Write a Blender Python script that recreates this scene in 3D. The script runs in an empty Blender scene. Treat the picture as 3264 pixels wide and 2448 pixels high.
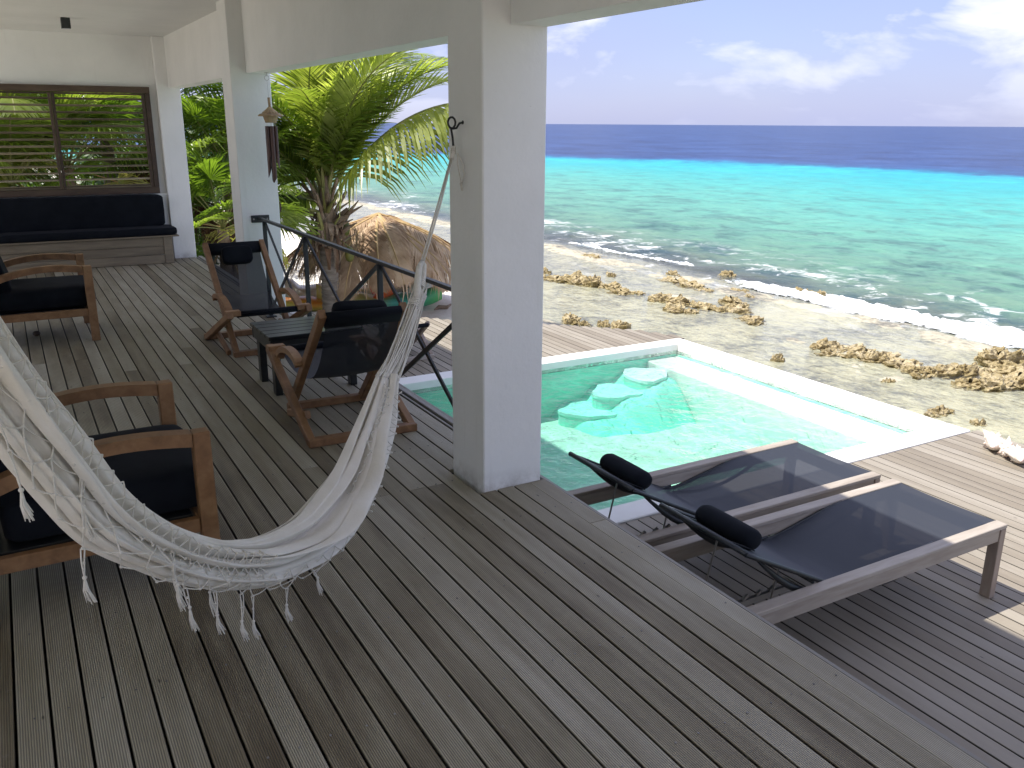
import bpy, bmesh, math, random
from math import sin, cos, pi, radians, sqrt, exp, atan2
from mathutils import Vector, Matrix, noise

SC = bpy.context.scene
COL = SC.collection
R = random.Random(7)

# ------------------------------------------------------------------ camera
cam_d = bpy.data.cameras.new('camera'); cam = bpy.data.objects.new('camera', cam_d); COL.objects.link(cam)
SC.camera = cam
PITCH, ROLL, YAW = 0.2899, 0.0061843, 0.5198
fw = Vector((sin(YAW)*cos(PITCH), cos(YAW)*cos(PITCH), -sin(PITCH)))
rt = Vector((cos(YAW), -sin(YAW), 0)); up = rt.cross(fw)
r2 = rt*cos(ROLL)+up*sin(ROLL); u2 = -rt*sin(ROLL)+up*cos(ROLL)
cam.matrix_world = Matrix(((r2.x, u2.x, -fw.x, 0), (r2.y, u2.y, -fw.y, 0), (r2.z, u2.z, -fw.z, 1.7), (0, 0, 0, 1)))
cam_d.sensor_width = 36; cam_d.lens = 30.68; cam_d.clip_start = .05; cam_d.clip_end = 60000
# ------------------------------------------------------------------ world
LIGHT = Vector((0.45, -0.25, -1.0)).normalized()      # direction the sunlight travels
SUN_EL = math.asin(-LIGHT.z); SUN_AZ = atan2(-LIGHT.x, -LIGHT.y)   # azimuth from +Y towards +X
w = bpy.data.worlds.new('World'); SC.world = w; w.use_nodes = True
nt = w.node_tree; nt.nodes.clear()
def N(t, ty, **kw):
    n = t.nodes.new(ty)
    for k, v in kw.items(): setattr(n, k, v)
    return n
wo = N(nt, 'ShaderNodeOutputWorld'); bg = N(nt, 'ShaderNodeBackground'); bg.inputs[1].default_value = 0.085
sky = N(nt, 'ShaderNodeTexSky', sky_type='NISHITA', sun_disc=False, sun_elevation=SUN_EL, sun_rotation=SUN_AZ)
sky.air_density = 1.0; sky.dust_density = 0.6; sky.ozone_density = 2.0
tint = N(nt, 'ShaderNodeMix', data_type='RGBA', blend_type='MULTIPLY'); tint.inputs[0].default_value = 1
tint.inputs[7].default_value = (.70, .71, .96, 1)
nt.links.new(sky.outputs[0], tint.inputs[6])
tc = N(nt, 'ShaderNodeTexCoord')
mp = N(nt, 'ShaderNodeMapping'); mp.inputs[3].default_value = (1, 1, 2.6); mp.inputs[1].default_value = (3.1, .7, .15)
nt.links.new(tc.outputs['Generated'], mp.inputs[0])
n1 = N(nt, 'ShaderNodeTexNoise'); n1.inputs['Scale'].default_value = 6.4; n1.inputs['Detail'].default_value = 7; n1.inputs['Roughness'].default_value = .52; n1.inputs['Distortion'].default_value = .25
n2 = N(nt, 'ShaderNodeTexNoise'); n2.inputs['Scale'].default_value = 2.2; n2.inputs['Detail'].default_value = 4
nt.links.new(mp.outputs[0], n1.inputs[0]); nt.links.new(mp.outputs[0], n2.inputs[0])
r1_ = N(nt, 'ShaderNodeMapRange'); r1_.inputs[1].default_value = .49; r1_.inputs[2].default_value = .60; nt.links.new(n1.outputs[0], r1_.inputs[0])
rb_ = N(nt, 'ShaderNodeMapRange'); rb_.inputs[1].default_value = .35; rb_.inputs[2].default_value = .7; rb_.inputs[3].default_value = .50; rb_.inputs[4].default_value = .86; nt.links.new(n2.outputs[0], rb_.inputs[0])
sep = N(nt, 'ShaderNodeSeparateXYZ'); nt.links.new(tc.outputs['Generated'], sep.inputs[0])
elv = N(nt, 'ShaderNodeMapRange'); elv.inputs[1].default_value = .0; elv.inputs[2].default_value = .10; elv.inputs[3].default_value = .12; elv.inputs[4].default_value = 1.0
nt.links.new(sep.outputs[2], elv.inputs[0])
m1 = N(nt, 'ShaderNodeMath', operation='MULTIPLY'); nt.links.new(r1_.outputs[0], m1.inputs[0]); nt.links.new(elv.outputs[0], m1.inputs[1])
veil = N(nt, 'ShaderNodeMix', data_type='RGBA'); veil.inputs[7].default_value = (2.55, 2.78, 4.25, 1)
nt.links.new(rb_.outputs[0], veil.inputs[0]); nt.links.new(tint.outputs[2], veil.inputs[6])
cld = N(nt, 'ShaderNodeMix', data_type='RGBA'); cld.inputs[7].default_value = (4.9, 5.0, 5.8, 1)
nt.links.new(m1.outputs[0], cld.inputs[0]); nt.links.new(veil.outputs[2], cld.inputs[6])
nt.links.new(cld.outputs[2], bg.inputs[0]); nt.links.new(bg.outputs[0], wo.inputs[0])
# ------------------------------------------------------------------ sun and exposure
sd = bpy.data.lights.new('sun', 'SUN'); sd.energy = 2.75; sd.angle = radians(.55); sd.color = (1, .955, .88)
so = bpy.data.objects.new('sun', sd); COL.objects.link(so); so.rotation_euler = LIGHT.to_track_quat('-Z', 'Y').to_euler(); so.location = (0, 0, 30)
SC.view_settings.view_transform = 'Standard'; SC.view_settings.look = 'None'; SC.view_settings.gamma = 1
SC.view_settings.exposure = 1.35; SC.view_settings.use_curve_mapping = False
SC.cycles.max_bounces = 9; SC.cycles.transparent_max_bounces = 20; SC.cycles.diffuse_bounces = 5; SC.cycles.glossy_bounces = 3
SC.cycles.volume_step_rate = 4
try: SC.cycles.use_denoising = True
except Exception: pass

# ================================================================== materials
class M:
    """small node helper"""
    def __init__(s, name):
        s.m = bpy.data.materials.new(name); s.m.use_nodes = True; s.t = s.m.node_tree; s.t.nodes.clear()
        s.out = s.n('ShaderNodeOutputMaterial')
    def n(s, ty, **kw): return N(s.t, ty, **kw)
    def l(s, a, b): s.t.links.new(a, b)
    def val(s, x, sock):
        if hasattr(x, 'links') or isinstance(x, bpy.types.NodeSocket): s.l(x, sock)
        else: sock.default_value = x if not isinstance(x, tuple) or len(x) != 3 or sock.type != 'RGBA' else (*x, 1)
    def coord(s, kind='Object', scale=(1, 1, 1), loc=None, rnd=False):
        c = s.n('ShaderNodeTexCoord') if kind != 'Position' else s.n('ShaderNodeNewGeometry')
        o = c.outputs[kind]
        mp = s.n('ShaderNodeMapping'); mp.inputs[3].default_value = scale; s.l(o, mp.inputs[0])
        if rnd:
            oi = s.n('ShaderNodeObjectInfo'); mu = s.n('ShaderNodeMath', operation='MULTIPLY'); mu.inputs[1].default_value = 57.0
            s.l(oi.outputs['Random'], mu.inputs[0]); cb = s.n('ShaderNodeCombineXYZ')
            s.l(mu.outputs[0], cb.inputs[0]); s.l(mu.outputs[0], cb.inputs[1]); s.l(mu.outputs[0], cb.inputs[2]); s.l(cb.outputs[0], mp.inputs[1])
        return mp.outputs[0]
    def noise(s, vec, scale, detail=4, rough=.5, dist=0):
        n = s.n('ShaderNodeTexNoise'); n.inputs['Scale'].default_value = scale; n.inputs['Detail'].default_value = detail
        n.inputs['Roughness'].default_value = rough; n.inputs['Distortion'].default_value = dist; s.l(vec, n.inputs['Vector']); return n.outputs[0]
    def ramp(s, fac, stops, interp='LINEAR'):
        r = s.n('ShaderNodeValToRGB'); r.color_ramp.interpolation = interp; e = r.color_ramp.elements
        while len(e) > 1: e.remove(e[-1])
        e[0].position = stops[0][0]; e[0].color = (*stops[0][1], 1) if len(stops[0][1]) == 3 else stops[0][1]
        for p, c in stops[1:]:
            x = e.new(p); x.color = (*c, 1) if len(c) == 3 else c
        s.l(fac, r.inputs[0]); return r.outputs[0]
    def rng(s, x, a, b, c=0., d=1., smooth=False):
        r = s.n('ShaderNodeMapRange'); r.interpolation_type = 'SMOOTHSTEP' if smooth else 'LINEAR'
        for i, v in enumerate((a, b, c, d)): r.inputs[i+1].default_value = v
        s.l(x, r.inputs[0]); return r.outputs[0]
    def mix(s, f, a, b, mode='MIX'):
        m = s.n('ShaderNodeMix', data_type='RGBA', blend_type=mode)
        s.val(f, m.inputs[0]); s.val(a, m.inputs[6]); s.val(b, m.inputs[7]); return m.outputs[2]
    def math(s, op, a, b=0., c=None):
        m = s.n('ShaderNodeMath', operation=op); s.val(a, m.inputs[0]); s.val(b, m.inputs[1])
        if c is not None: s.val(c, m.inputs[2])
        return m.outputs[0]
    def bump(s, h, strength=.3, dist=.002, normal=None):
        b = s.n('ShaderNodeBump'); b.inputs['Strength'].default_value = strength; b.inputs['Distance'].default_value = dist
        s.l(h, b.inputs['Height'])
        if normal is not None: s.l(normal, b.inputs['Normal'])
        return b.outputs[0]
    def pbr(s, col, rough=.6, normal=None, **kw):
        p = s.n('ShaderNodeBsdfPrincipled'); s.val(col, p.inputs['Base Color']); s.val(rough, p.inputs['Roughness'])
        if normal is not None: s.l(normal, p.inputs['Normal'])
        for k, v in kw.items(): s.val(v, p.inputs[k.replace('_', ' ')])
        return p.outputs[0]
    def done(s, sh): s.l(sh, s.out.inputs[0]); return s.m

def simple(name, c1, c2, scale=6, rough=.6, bstr=.2, bdist=.002, bscale=60, stretch=(1, 1, 1), rnd=True, **kw):
    m = M(name); v = m.coord(scale=stretch, rnd=rnd); a = m.noise(v, scale, 5, .55)
    col = m.mix(m.rng(a, .3, .7), c1, c2); h = m.noise(v, bscale, 3)
    return m.done(m.pbr(col, rough, m.bump(h, bstr, bdist), **kw))

def wood(name, stops, rough=.6, stretch=(14, 1.2, 14), var=.35, grain=.25):
    """grain along local Y; tone differs per object"""
    m = M(name); v = m.coord(scale=stretch, rnd=True); a = m.noise(v, 2.2, 6, .6, .4)
    oi = m.n('ShaderNodeObjectInfo'); f = m.math('ADD', m.math('MULTIPLY', a, 1-var), m.math('MULTIPLY', oi.outputs['Random'], var))
    col = m.ramp(f, stops); h = m.noise(v, 9, 4)
    return m.done(m.pbr(col, rough, m.bump(h, grain, .0015)))

def deck_wood(name, stops, groove, strength):
    m = M(name); base = m.coord(scale=(1, 1, 1)); v = m.coord(scale=(9, .55, 9), rnd=True)
    a = m.noise(v, 2.0, 7, .62, .5)
    v2 = m.coord(scale=(2.4, .7, 1), rnd=True); b = m.noise(v2, 2.6, 4, .55)
    oi = m.n('ShaderNodeObjectInfo')
    f = m.math('ADD', m.math('MULTIPLY', a, .42), m.math('ADD', m.math('MULTIPLY', b, .33), m.math('MULTIPLY', m.math('ADD', m.math('MULTIPLY', oi.outputs['Random'], 1.1), -.05), .27)))
    col = m.ramp(f, stops)
    sp = m.n('ShaderNodeSeparateXYZ'); m.l(base, sp.inputs[0])
    wv = m.math('SINE', m.math('MULTIPLY', sp.outputs[0], 2*pi/.0068))
    wn = m.rng(wv, -1, .6)
    inner = m.math('LESS_THAN', m.math('ABSOLUTE', sp.outputs[0]), .0385)
    wn = m.math('MAXIMUM', wn, m.math('SUBTRACT', 1., inner))
    g = m.mix(m.math('MULTIPLY', m.math('SUBTRACT', 1., wn), groove), col, (.012, .011, .010))
    edge = m.rng(m.math('ABSOLUTE', sp.outputs[0]), .0405, .0432, 0, .85); g = m.mix(edge, g, (.012, .010, .008))
    # dark knots and pale scuffs
    sc_ = m.noise(m.coord(scale=(5, 3.2, 5), rnd=True), 3, 5, .7); g = m.mix(m.rng(sc_, .63, .78, 0, .45), g, (.33, .32, .29))
    vs = m.n('ShaderNodeTexVoronoi'); vs.inputs['Scale'].default_value = 4.5; m.l(m.coord(scale=(1.6, .5, 1), rnd=True), vs.inputs['Vector'])
    g = m.mix(m.rng(vs.outputs['Distance'], .018, .035, .8, 0), g, (.015, .012, .01))
    h = m.math('ADD', wn, m.math('MULTIPLY', m.noise(v, 12, 4), .35))
    return m.done(m.pbr(g, m.rng(a, .3, .7, .5, .72), m.bump(h, strength, .0016), Specular_IOR_Level=.42))

MT = {}
MT['deck'] = deck_wood('weathered_reeded_hardwood', [(.26, (.115, .084, .045)), (.38, (.215, .176, .108)), (.49, (.33, .290, .196)), (.60, (.42, .38, .28)), (.74, (.54, .50, .395))], .6, 1.0)
MT['deck_low'] = deck_wood('bleached_hardwood', [(.22, (.18, .150, .110)), (.40, (.245, .208, .158)), (.55, (.30, .262, .205)), (.75, (.375, .335, .275))], .14, .3)
MT['fascia'] = deck_wood('weathered_edge_board', [(.2, (.14, .125, .105)), (.5, (.25, .235, .205)), (.8, (.35, .335, .30))], 0, .25)
MT['teak'] = wood('teak', [(.25, (.13, .062, .024)), (.5, (.235, .122, .052)), (.75, (.33, .19, .09))], .55, (7, 3, 7), .2)
MT['teak_grey'] = wood('weathered_teak', [(.25, (.25, .205, .165)), (.5, (.365, .315, .26)), (.75, (.48, .43, .37))], .6, (1.2, 9, 9), .15)
MT['teak_grey_y'] = wood('weathered_teak_upright', [(.25, (.19, .135, .10)), (.5, (.30, .235, .185)), (.75, (.42, .35, .29))], .6, (9, 9, 1.2), .15)
MT['bench_wood'] = wood('bench_boards', [(.25, (.09, .07, .045)), (.5, (.17, .137, .092)), (.75, (.27, .225, .155))], .65, (1.0, 10, 9), .3)
MT['window_wood'] = wood('brown_window_wood', [(.25, (.028, .016, .010)), (.5, (.055, .033, .02)), (.75, (.10, .065, .04))], .6, (1.2, 8, 8), .3)
MT['slat_wood'] = wood('slat_wood', [(.25, (.08, .064, .038)), (.5, (.16, .13, .08)), (.75, (.26, .22, .14))], .6, (1.2, 8, 8), .4)
MT['plaster'] = None
def mat_plaster():
    m = M('white_plaster'); v = m.coord('Position'); a = m.noise(v, 1.6, 5, .6); col = m.mix(m.rng(a, .3, .7), (.74, .745, .715), (.82, .82, .79))
    g = m.n('ShaderNodeNewGeometry'); sp = m.n('ShaderNodeSeparateXYZ'); m.l(g.outputs['Position'], sp.inputs[0])
    b = m.noise(v, 7, 6, .7); low = m.math('MULTIPLY', m.rng(sp.outputs[2], 0, .10, 1, 0), m.rng(b, .40, .62)); col = m.mix(m.math('MULTIPLY', low, .6), col, (.30, .27, .22))
    st = m.noise(m.coord('Position', scale=(6, 6, .5)), 3, 5, .6); col = m.mix(m.rng(st, .60, .8, 0, .22), col, (.52, .50, .44))
    sp2 = m.noise(v, 60, 3, .6); col = m.mix(m.rng(sp2, .72, .78, 0, .5), col, (.45, .43, .39))
    h = m.math('ADD', m.noise(v, 36, 4, .6), m.math('MULTIPLY', m.noise(v, 5, 3), 2.5))
    return m.done(m.pbr(col, .85, m.bump(h, .5, .0035)))
MT['plaster'] = mat_plaster()
MT['coping'] = simple('white_pool_stone', (.80, .79, .74), (.86, .85, .82), 5, .7, .2, .002, 30)
MT['cushion'] = simple('black_cushion_canvas', (.0040, .0055, .0085), (.0085, .0105, .015), 9, .9, .25, .001, 400)
MT['cushion'].node_tree.nodes['Principled BSDF'].inputs['Sheen Weight'].default_value = .02; MT['cushion'].node_tree.nodes['Principled BSDF'].inputs['Specular IOR Level'].default_value = .15
MT['blackmetal'] = simple('dark_painted_steel', (.010, .013, .014), (.02, .024, .025), 9, .42, .1, .001, 60)
MT['blackwood'] = wood('black_stained_wood', [(.25, (.008, .009, .010)), (.75, (.022, .025, .026))], .28, (2, 9, 9), .2, .15)
MT['steel'] = simple('brushed_steel', (.35, .34, .31), (.5, .48, .44), 8, .35, .1, .001, 80, Metallic=.9)
MT['screw'] = simple('screw_steel', (.06, .055, .05), (.34, .33, .31), .9, .5, .1, .001, 80, Metallic=.2)
MT['lens'] = simple('frosted_glass', (.5, .5, .55), (.6, .6, .65), 8, .3)
MT['cord'] = simple('cotton_cord', (.58, .555, .49), (.70, .67, .60), 60, .9, .6, .001, 700)
MT['bark'] = simple('palm_bark', (.16, .13, .10), (.34, .30, .25), 4, .9, .8, .012, 16, (1, 1, 5))
MT['husk'] = simple('palm_husk', (.14, .085, .05), (.34, .27, .20), 7, .9, .7, .006, 40)
MT['straw'] = simple('straw', (.26, .18, .10), (.42, .31, .17), 14, .85, .5, .002, 90)
MT['bamboo'] = simple('dark_bamboo', (.050, .022, .015), (.10, .045, .03), 18, .4, .2, .001, 60, (1, 1, .3))
MT['bamboo_cut'] = simple('bamboo_cut', (.30, .18, .10), (.4, .26, .15), 18, .6)
MT['postwood'] = wood('post_wood', [(.25, (.16, .095, .05)), (.75, (.34, .22, .12))], .8, (6, 6, 1), .2)
MT['coconut'] = simple('green_coconut', (.09, .12, .02), (.19, .17, .04), 6, .45)
MT['rock'] = None

def fabric_mesh():
    m = M('black_sling_mesh'); tr = m.n('ShaderNodeBsdfTransparent')
    p = m.pbr((.006, .009, .016), .62, Specular_IOR_Level=.5)
    lw = m.n('ShaderNodeLayerWeight'); lw.inputs[0].default_value = .35
    f = m.rng(lw.outputs['Facing'], 0., .9, .84, .98)
    mx = m.n('ShaderNodeMixShader'); m.l(f, mx.inputs[0]); m.l(tr.outputs[0], mx.inputs[1]); m.l(p, mx.inputs[2])
    return m.done(mx.outputs[0])
MT['mesh'] = fabric_mesh()
def sling_grey():
    m = M('charcoal_sling_mesh'); tr = m.n('ShaderNodeBsdfTransparent')
    p = m.pbr((.022, .027, .038), .6, Specular_IOR_Level=.5)
    mx = m.n('ShaderNodeMixShader'); mx.inputs[0].default_value = .968; m.l(tr.outputs[0], mx.inputs[1]); m.l(p, mx.inputs[2])
    return m.done(mx.outputs[0])
MT['sling'] = sling_grey()

def hammock_cloth():
    m = M('natural_cotton_cloth'); v = m.coord(scale=(1, 1, 1)); a = m.noise(v, 7, 4)
    col = m.mix(m.rng(a, .3, .7), (.72, .68, .59), (.84, .81, .75))
    h = m.noise(v, 55, 5, .7); h2 = m.noise(v, 420, 2)
    di = m.pbr(col, .92, m.bump(m.math('ADD', h, m.math('MULTIPLY', h2, .4)), .45, .004), Sheen_Weight=.2)
    tl = m.n('ShaderNodeBsdfTranslucent'); tl.inputs[0].default_value = (.6, .56, .48, 1)
    mx = m.n('ShaderNodeMixShader'); mx.inputs[0].default_value = .12; m.l(di, mx.inputs[1]); m.l(tl.outputs[0], mx.inputs[2])
    return m.done(mx.outputs[0])
MT['cloth'] = hammock_cloth()

def leaf(name, stops, trans=.35, rough=.42, tcol=None):
    m = M(name); v = m.coord('Position'); a = m.noise(v, 3.5, 3)
    oi = m.n('ShaderNodeObjectInfo')
    f = m.math('ADD', m.math('MULTIPLY', a, .6), m.math('MULTIPLY', oi.outputs['Random'], .4))
    col = m.ramp(f, stops); p = m.pbr(col, rough, Specular_IOR_Level=.5)
    tl = m.n('ShaderNodeBsdfTranslucent'); m.l(m.mix(1., col, tcol or (1.75, 1.9, .7), 'MULTIPLY'), tl.inputs[0])
    mx = m.n('ShaderNodeMixShader'); mx.inputs[0].default_value = trans; m.l(p, mx.inputs[1]); m.l(tl.outputs[0], mx.inputs[2])
    return m.done(mx.outputs[0])
MT['frond'] = leaf('green_palm_leaf', [(.25, (.055, .095, .014)), (.5, (.13, .185, .035)), (.75, (.26, .30, .09))], .5, .35)
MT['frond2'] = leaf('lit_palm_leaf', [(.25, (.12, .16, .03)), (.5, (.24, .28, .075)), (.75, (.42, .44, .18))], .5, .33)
MT['frond_y'] = leaf('yellow_green_palm_leaf', [(.25, (.17, .20, .045)), (.5, (.30, .33, .10)), (.75, (.46, .44, .18))], .45, .35)
MT['fan'] = leaf('fan_palm_leaf', [(.25, (.065, .11, .016)), (.5, (.14, .21, .035)), (.75, (.26, .33, .075))], .5, .35)
MT['fan_y'] = leaf('yellow_fan_leaf', [(.2, (.26, .26, .05)), (.5, (.40, .38, .11)), (.8, (.50, .44, .16))], .4)
MT['dry'] = leaf('dry_palm_thatch', [(.25, (.27, .165, .09)), (.5, (.56, .40, .26)), (.75, (.76, .61, .44))], .2, .8, (1, .8, .6))
MT['brownleaf'] = leaf('brown_dead_leaf', [(.25, (.10, .055, .03)), (.75, (.24, .14, .08))], .1, .8, (1, .8, .6))
MT['rib'] = simple('palm_rib', (.16, .18, .05), (.30, .29, .10), 5, .5)
MT['ribdry'] = simple('dry_palm_rib', (.42, .28, .12), (.55, .38, .18), 5, .7)
MT['shrub'] = leaf('shrub_leaf', [(.25, (.025, .055, .008)), (.5, (.06, .115, .018)), (.75, (.12, .18, .035))], .45)

# ================================================================== mesh helpers
class MB:
    def __init__(s): s.v = []; s.f = []; s.mi = []
    def add(s, vs, fs, mi=0):
        o = len(s.v); s.v += [tuple(x) for x in vs]; s.f += [tuple(i+o for i in f) for f in fs]; s.mi += [mi]*len(fs); return s
    def box(s, x0, x1, y0, y1, z0, z1, mi=0):
        return s.add([(x0, y0, z0), (x1, y0, z0), (x1, y1, z0), (x0, y1, z0), (x0, y0, z1), (x1, y0, z1), (x1, y1, z1), (x0, y1, z1)],
                     [(0, 3, 2, 1), (4, 5, 6, 7), (0, 1, 5, 4), (1, 2, 6, 5), (2, 3, 7, 6), (3, 0, 4, 7)], mi)
    def cbox(s, x0, x1, y0, y1, z0, z1, c=.003, mi=0):
        """box whose edges are chamfered"""
        vs = []; X = (x0, x1); Y = (y0, y1); Z = (z0, z1)
        idx = {}
        for i in (0, 1):
            for j in (0, 1):
                for k in (0, 1):
                    sx, sy, sz = (1 if i == 0 else -1), (1 if j == 0 else -1), (1 if k == 0 else -1)
                    for a in range(3):
                        p = [X[i]+sx*c, Y[j]+sy*c, Z[k]+sz*c]; p[a] = (X[i], Y[j], Z[k])[a]
                        idx[i, j, k, a] = len(vs); vs.append(tuple(p))
        fs = []
        def q(*ks): fs.append(tuple(idx[k] for k in ks))
        for i in (0, 1):
            f = [(i, 0, 0, 0), (i, 1, 0, 0), (i, 1, 1, 0), (i, 0, 1, 0)]; q(*(f if i else f[::-1]))
            f = [(0, i, 0, 1), (1, i, 0, 1), (1, i, 1, 1), (0, i, 1, 1)]; q(*(f if not i else f[::-1]))
            f = [(0, 0, i, 2), (1, 0, i, 2), (1, 1, i, 2), (0, 1, i, 2)]; q(*(f if i else f[::-1]))
        for a in (0, 1):
            for b in (0, 1):
                q((a, b, 0, 0), (a, b, 1, 0), (a, b, 1, 1), (a, b, 0, 1))
                q((a, 0, b, 0), (a, 1, b, 0), (a, 1, b, 2), (a, 0, b, 2))
                q((0, a, b, 1), (1, a, b, 1), (1, a, b, 2), (0, a, b, 2))
                for k in (0, 1): fs.append((idx[a, b, k, 0], idx[a, b, k, 1], idx[a, b, k, 2]))
        return s.add(vs, fs, mi)
    def beam(s, p, q, w, h, up=(0, 0, 1), mi=0, c=0.):
        """rectangular bar p->q, w across, h along up"""
        p = Vector(p); q = Vector(q); d = (q-p).normalized(); u = Vector(up); a = d.cross(u).normalized(); b = a.cross(d).normalized()
        if c > 0:
            ring = [(-w/2+c, -h/2), (w/2-c, -h/2), (w/2, -h/2+c), (w/2, h/2-c), (w/2-c, h/2), (-w/2+c, h/2), (-w/2, h/2-c), (-w/2, -h/2+c)]
        else: ring = [(-w/2, -h/2), (w/2, -h/2), (w/2, h/2), (-w/2, h/2)]
        n = len(ring); vs = [e+a*x+b*y for e in (p, q) for x, y in ring]
        fs = [(i, (i+1) % n, n+(i+1) % n, n+i) for i in range(n)]+[tuple(range(n))[::-1], tuple(range(n, 2*n))]
        return s.add(vs, fs, mi)
    def tube(s, pts, r, n=8, mi=0, cap=True, closed=False):
        pts = [Vector(p) for p in pts]; m = len(pts); rr = r if isinstance(r, (list, tuple)) else [r]*m
        vs = []; ref = None
        for i, p in enumerate(pts):
            if closed: d = pts[(i+1) % m]-pts[i-1]
            else: d = pts[min(i+1, m-1)]-pts[max(i-1, 0)]
            d = d.normalized() if d.length > 1e-9 else Vector((0, 0, 1))
            if ref is None:
                ref = Vector((0, 0, 1)) if abs(d.z) < .9 else Vector((1, 0, 0))
            a = (ref-d*ref.dot(d)); a = a.normalized() if a.length > 1e-6 else d.orthogonal().normalized(); ref = a; b = d.cross(a)
            for k in range(n): t = 2*pi*k/n; vs.append(p+(a*cos(t)+b*sin(t))*rr[i])
        fs = []
        for i in range(m if closed else m-1):
            j = (i+1) % m
            for k in range(n): fs.append((i*n+k, i*n+(k+1) % n, j*n+(k+1) % n, j*n+k))
        if cap and not closed: fs.append(tuple(range(n))[::-1]); fs.append(tuple((m-1)*n+k for k in range(n)))
        return s.add(vs, fs, mi)
    def lathe(s, prof, c=(0, 0, 0), n=24, mi=0, axis='z'):
        vs = []
        for r, z in prof:
            for k in range(n):
                t = 2*pi*k/n; p = (r*cos(t), r*sin(t), z)
                if axis == 'y': p = (p[0], p[2], p[1])
                if axis == 'x': p = (p[2], p[0], p[1])
                vs.append((c[0]+p[0], c[1]+p[1], c[2]+p[2]))
        fs = [(i*n+k, i*n+(k+1) % n, (i+1)*n+(k+1) % n, (i+1)*n+k) for i in range(len(prof)-1) for k in range(n)]
        fs += [tuple(range(n))[::-1], tuple((len(prof)-1)*n+k for k in range(n))]
        return s.add(vs, fs, mi)
    def prism(s, poly, z0, z1, mi=0):
        n = len(poly); vs = [(x, y, z0) for x, y in poly]+[(x, y, z1) for x, y in poly]
        return s.add(vs, [(i, (i+1) % n, n+(i+1) % n, n+i) for i in range(n)]+[tuple(range(n))[::-1], tuple(range(n, 2*n))], mi)
    def grid(s, P, mi=0, closed=False):
        r = len(P); c = len(P[0]); vs = [p for row in P for p in row]; cc = c if closed else c-1
        return s.add(vs, [(i*c+j, i*c+(j+1) % c, (i+1)*c+(j+1) % c, (i+1)*c+j) for i in range(r-1) for j in range(cc)], mi)
    def mesh(s, name, mats, smooth=False):
        me = bpy.data.meshes.new(name); me.from_pydata(s.v, [], s.f)
        for m in (mats if isinstance(mats, (list, tuple)) else [mats]): me.materials.append(m)
        if any(s.mi): me.polygons.foreach_set('material_index', s.mi)
        if smooth: me.polygons.foreach_set('use_smooth', [True]*len(me.polygons))
        me.update(); return me
    def build(s, name, mats, parent=None, smooth=False, loc=None, recalc=False, kind=None):
        me = s.mesh(name, mats, smooth)
        if recalc:
            b = bmesh.new(); b.from_mesh(me); bmesh.ops.recalc_face_normals(b, faces=b.faces); b.to_mesh(me); b.free()
        o = bpy.data.objects.new(name, me); COL.objects.link(o); o.parent = parent
        if loc: o.location = loc
        if kind: o['kind'] = kind
        return o
def obj(name, me, parent=None, loc=None):
    o = bpy.data.objects.new(name, me); COL.objects.link(o); o.parent = parent
    if loc: o.location = loc
    return o
def autosmooth(o, ang=40):
    me = o.data; me.polygons.foreach_set('use_smooth', [True]*len(me.polygons))
    bm = bmesh.new(); bm.from_mesh(me)
    for e in bm.edges:
        if len(e.link_faces) == 2 and e.calc_face_angle(0) > radians(ang): e.smooth = False
    bm.to_mesh(me); bm.free(); return o
def tag(o, label=None, cat=None, group=None, kind=None):
    if label: o['label'] = label
    if cat: o['category'] = cat
    if group: o['group'] = group
    if kind: o['kind'] = kind
    return o
def empty(name, loc=(0, 0, 0), rz=0, **kw):
    o = bpy.data.objects.new(name, None); COL.objects.link(o); o.location = loc; o.rotation_euler = (0, 0, rz); o.empty_display_size = .1
    return tag(o, **kw)
KIDS = {}
def copy_tree(o, parent=None, loc=None, rz=None):
    c = o.copy(); COL.objects.link(c); c.parent = parent
    if loc is not None: c.location = loc
    if rz is not None: c.rotation_euler = (0, 0, rz)
    for ch in [x for x in COL.objects if x.parent == o]: copy_tree(ch, c)
    return c
def pillow_mesh(mb, x0, x1, y0, y1, z0, z1, puff=.4, n=10, e=.28):
    """soft cushion: super-ellipsoid filling the box"""
    cx, cy, cz = (x0+x1)/2, (y0+y1)/2, (z0+z1)/2; a, b, c = (x1-x0)/2, (y1-y0)/2, (z1-z0)/2
    def sg(v, p): return math.copysign(abs(v)**p, v)
    P = []
    for i in range(n+1):
        ph = -pi/2+pi*i/n; row = []
        for j in range(4*n):
            th = 2*pi*j/(4*n)
            row.append((cx+a*sg(cos(ph), puff)*sg(cos(th), e), cy+b*sg(cos(ph), puff)*sg(sin(th), e), cz+c*sg(sin(ph), puff)))
        P.append(row)
    mb.grid(P, closed=True); return mb

ZL = -0.69          # lower deck
ZS = -2.30          # sea level
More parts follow.
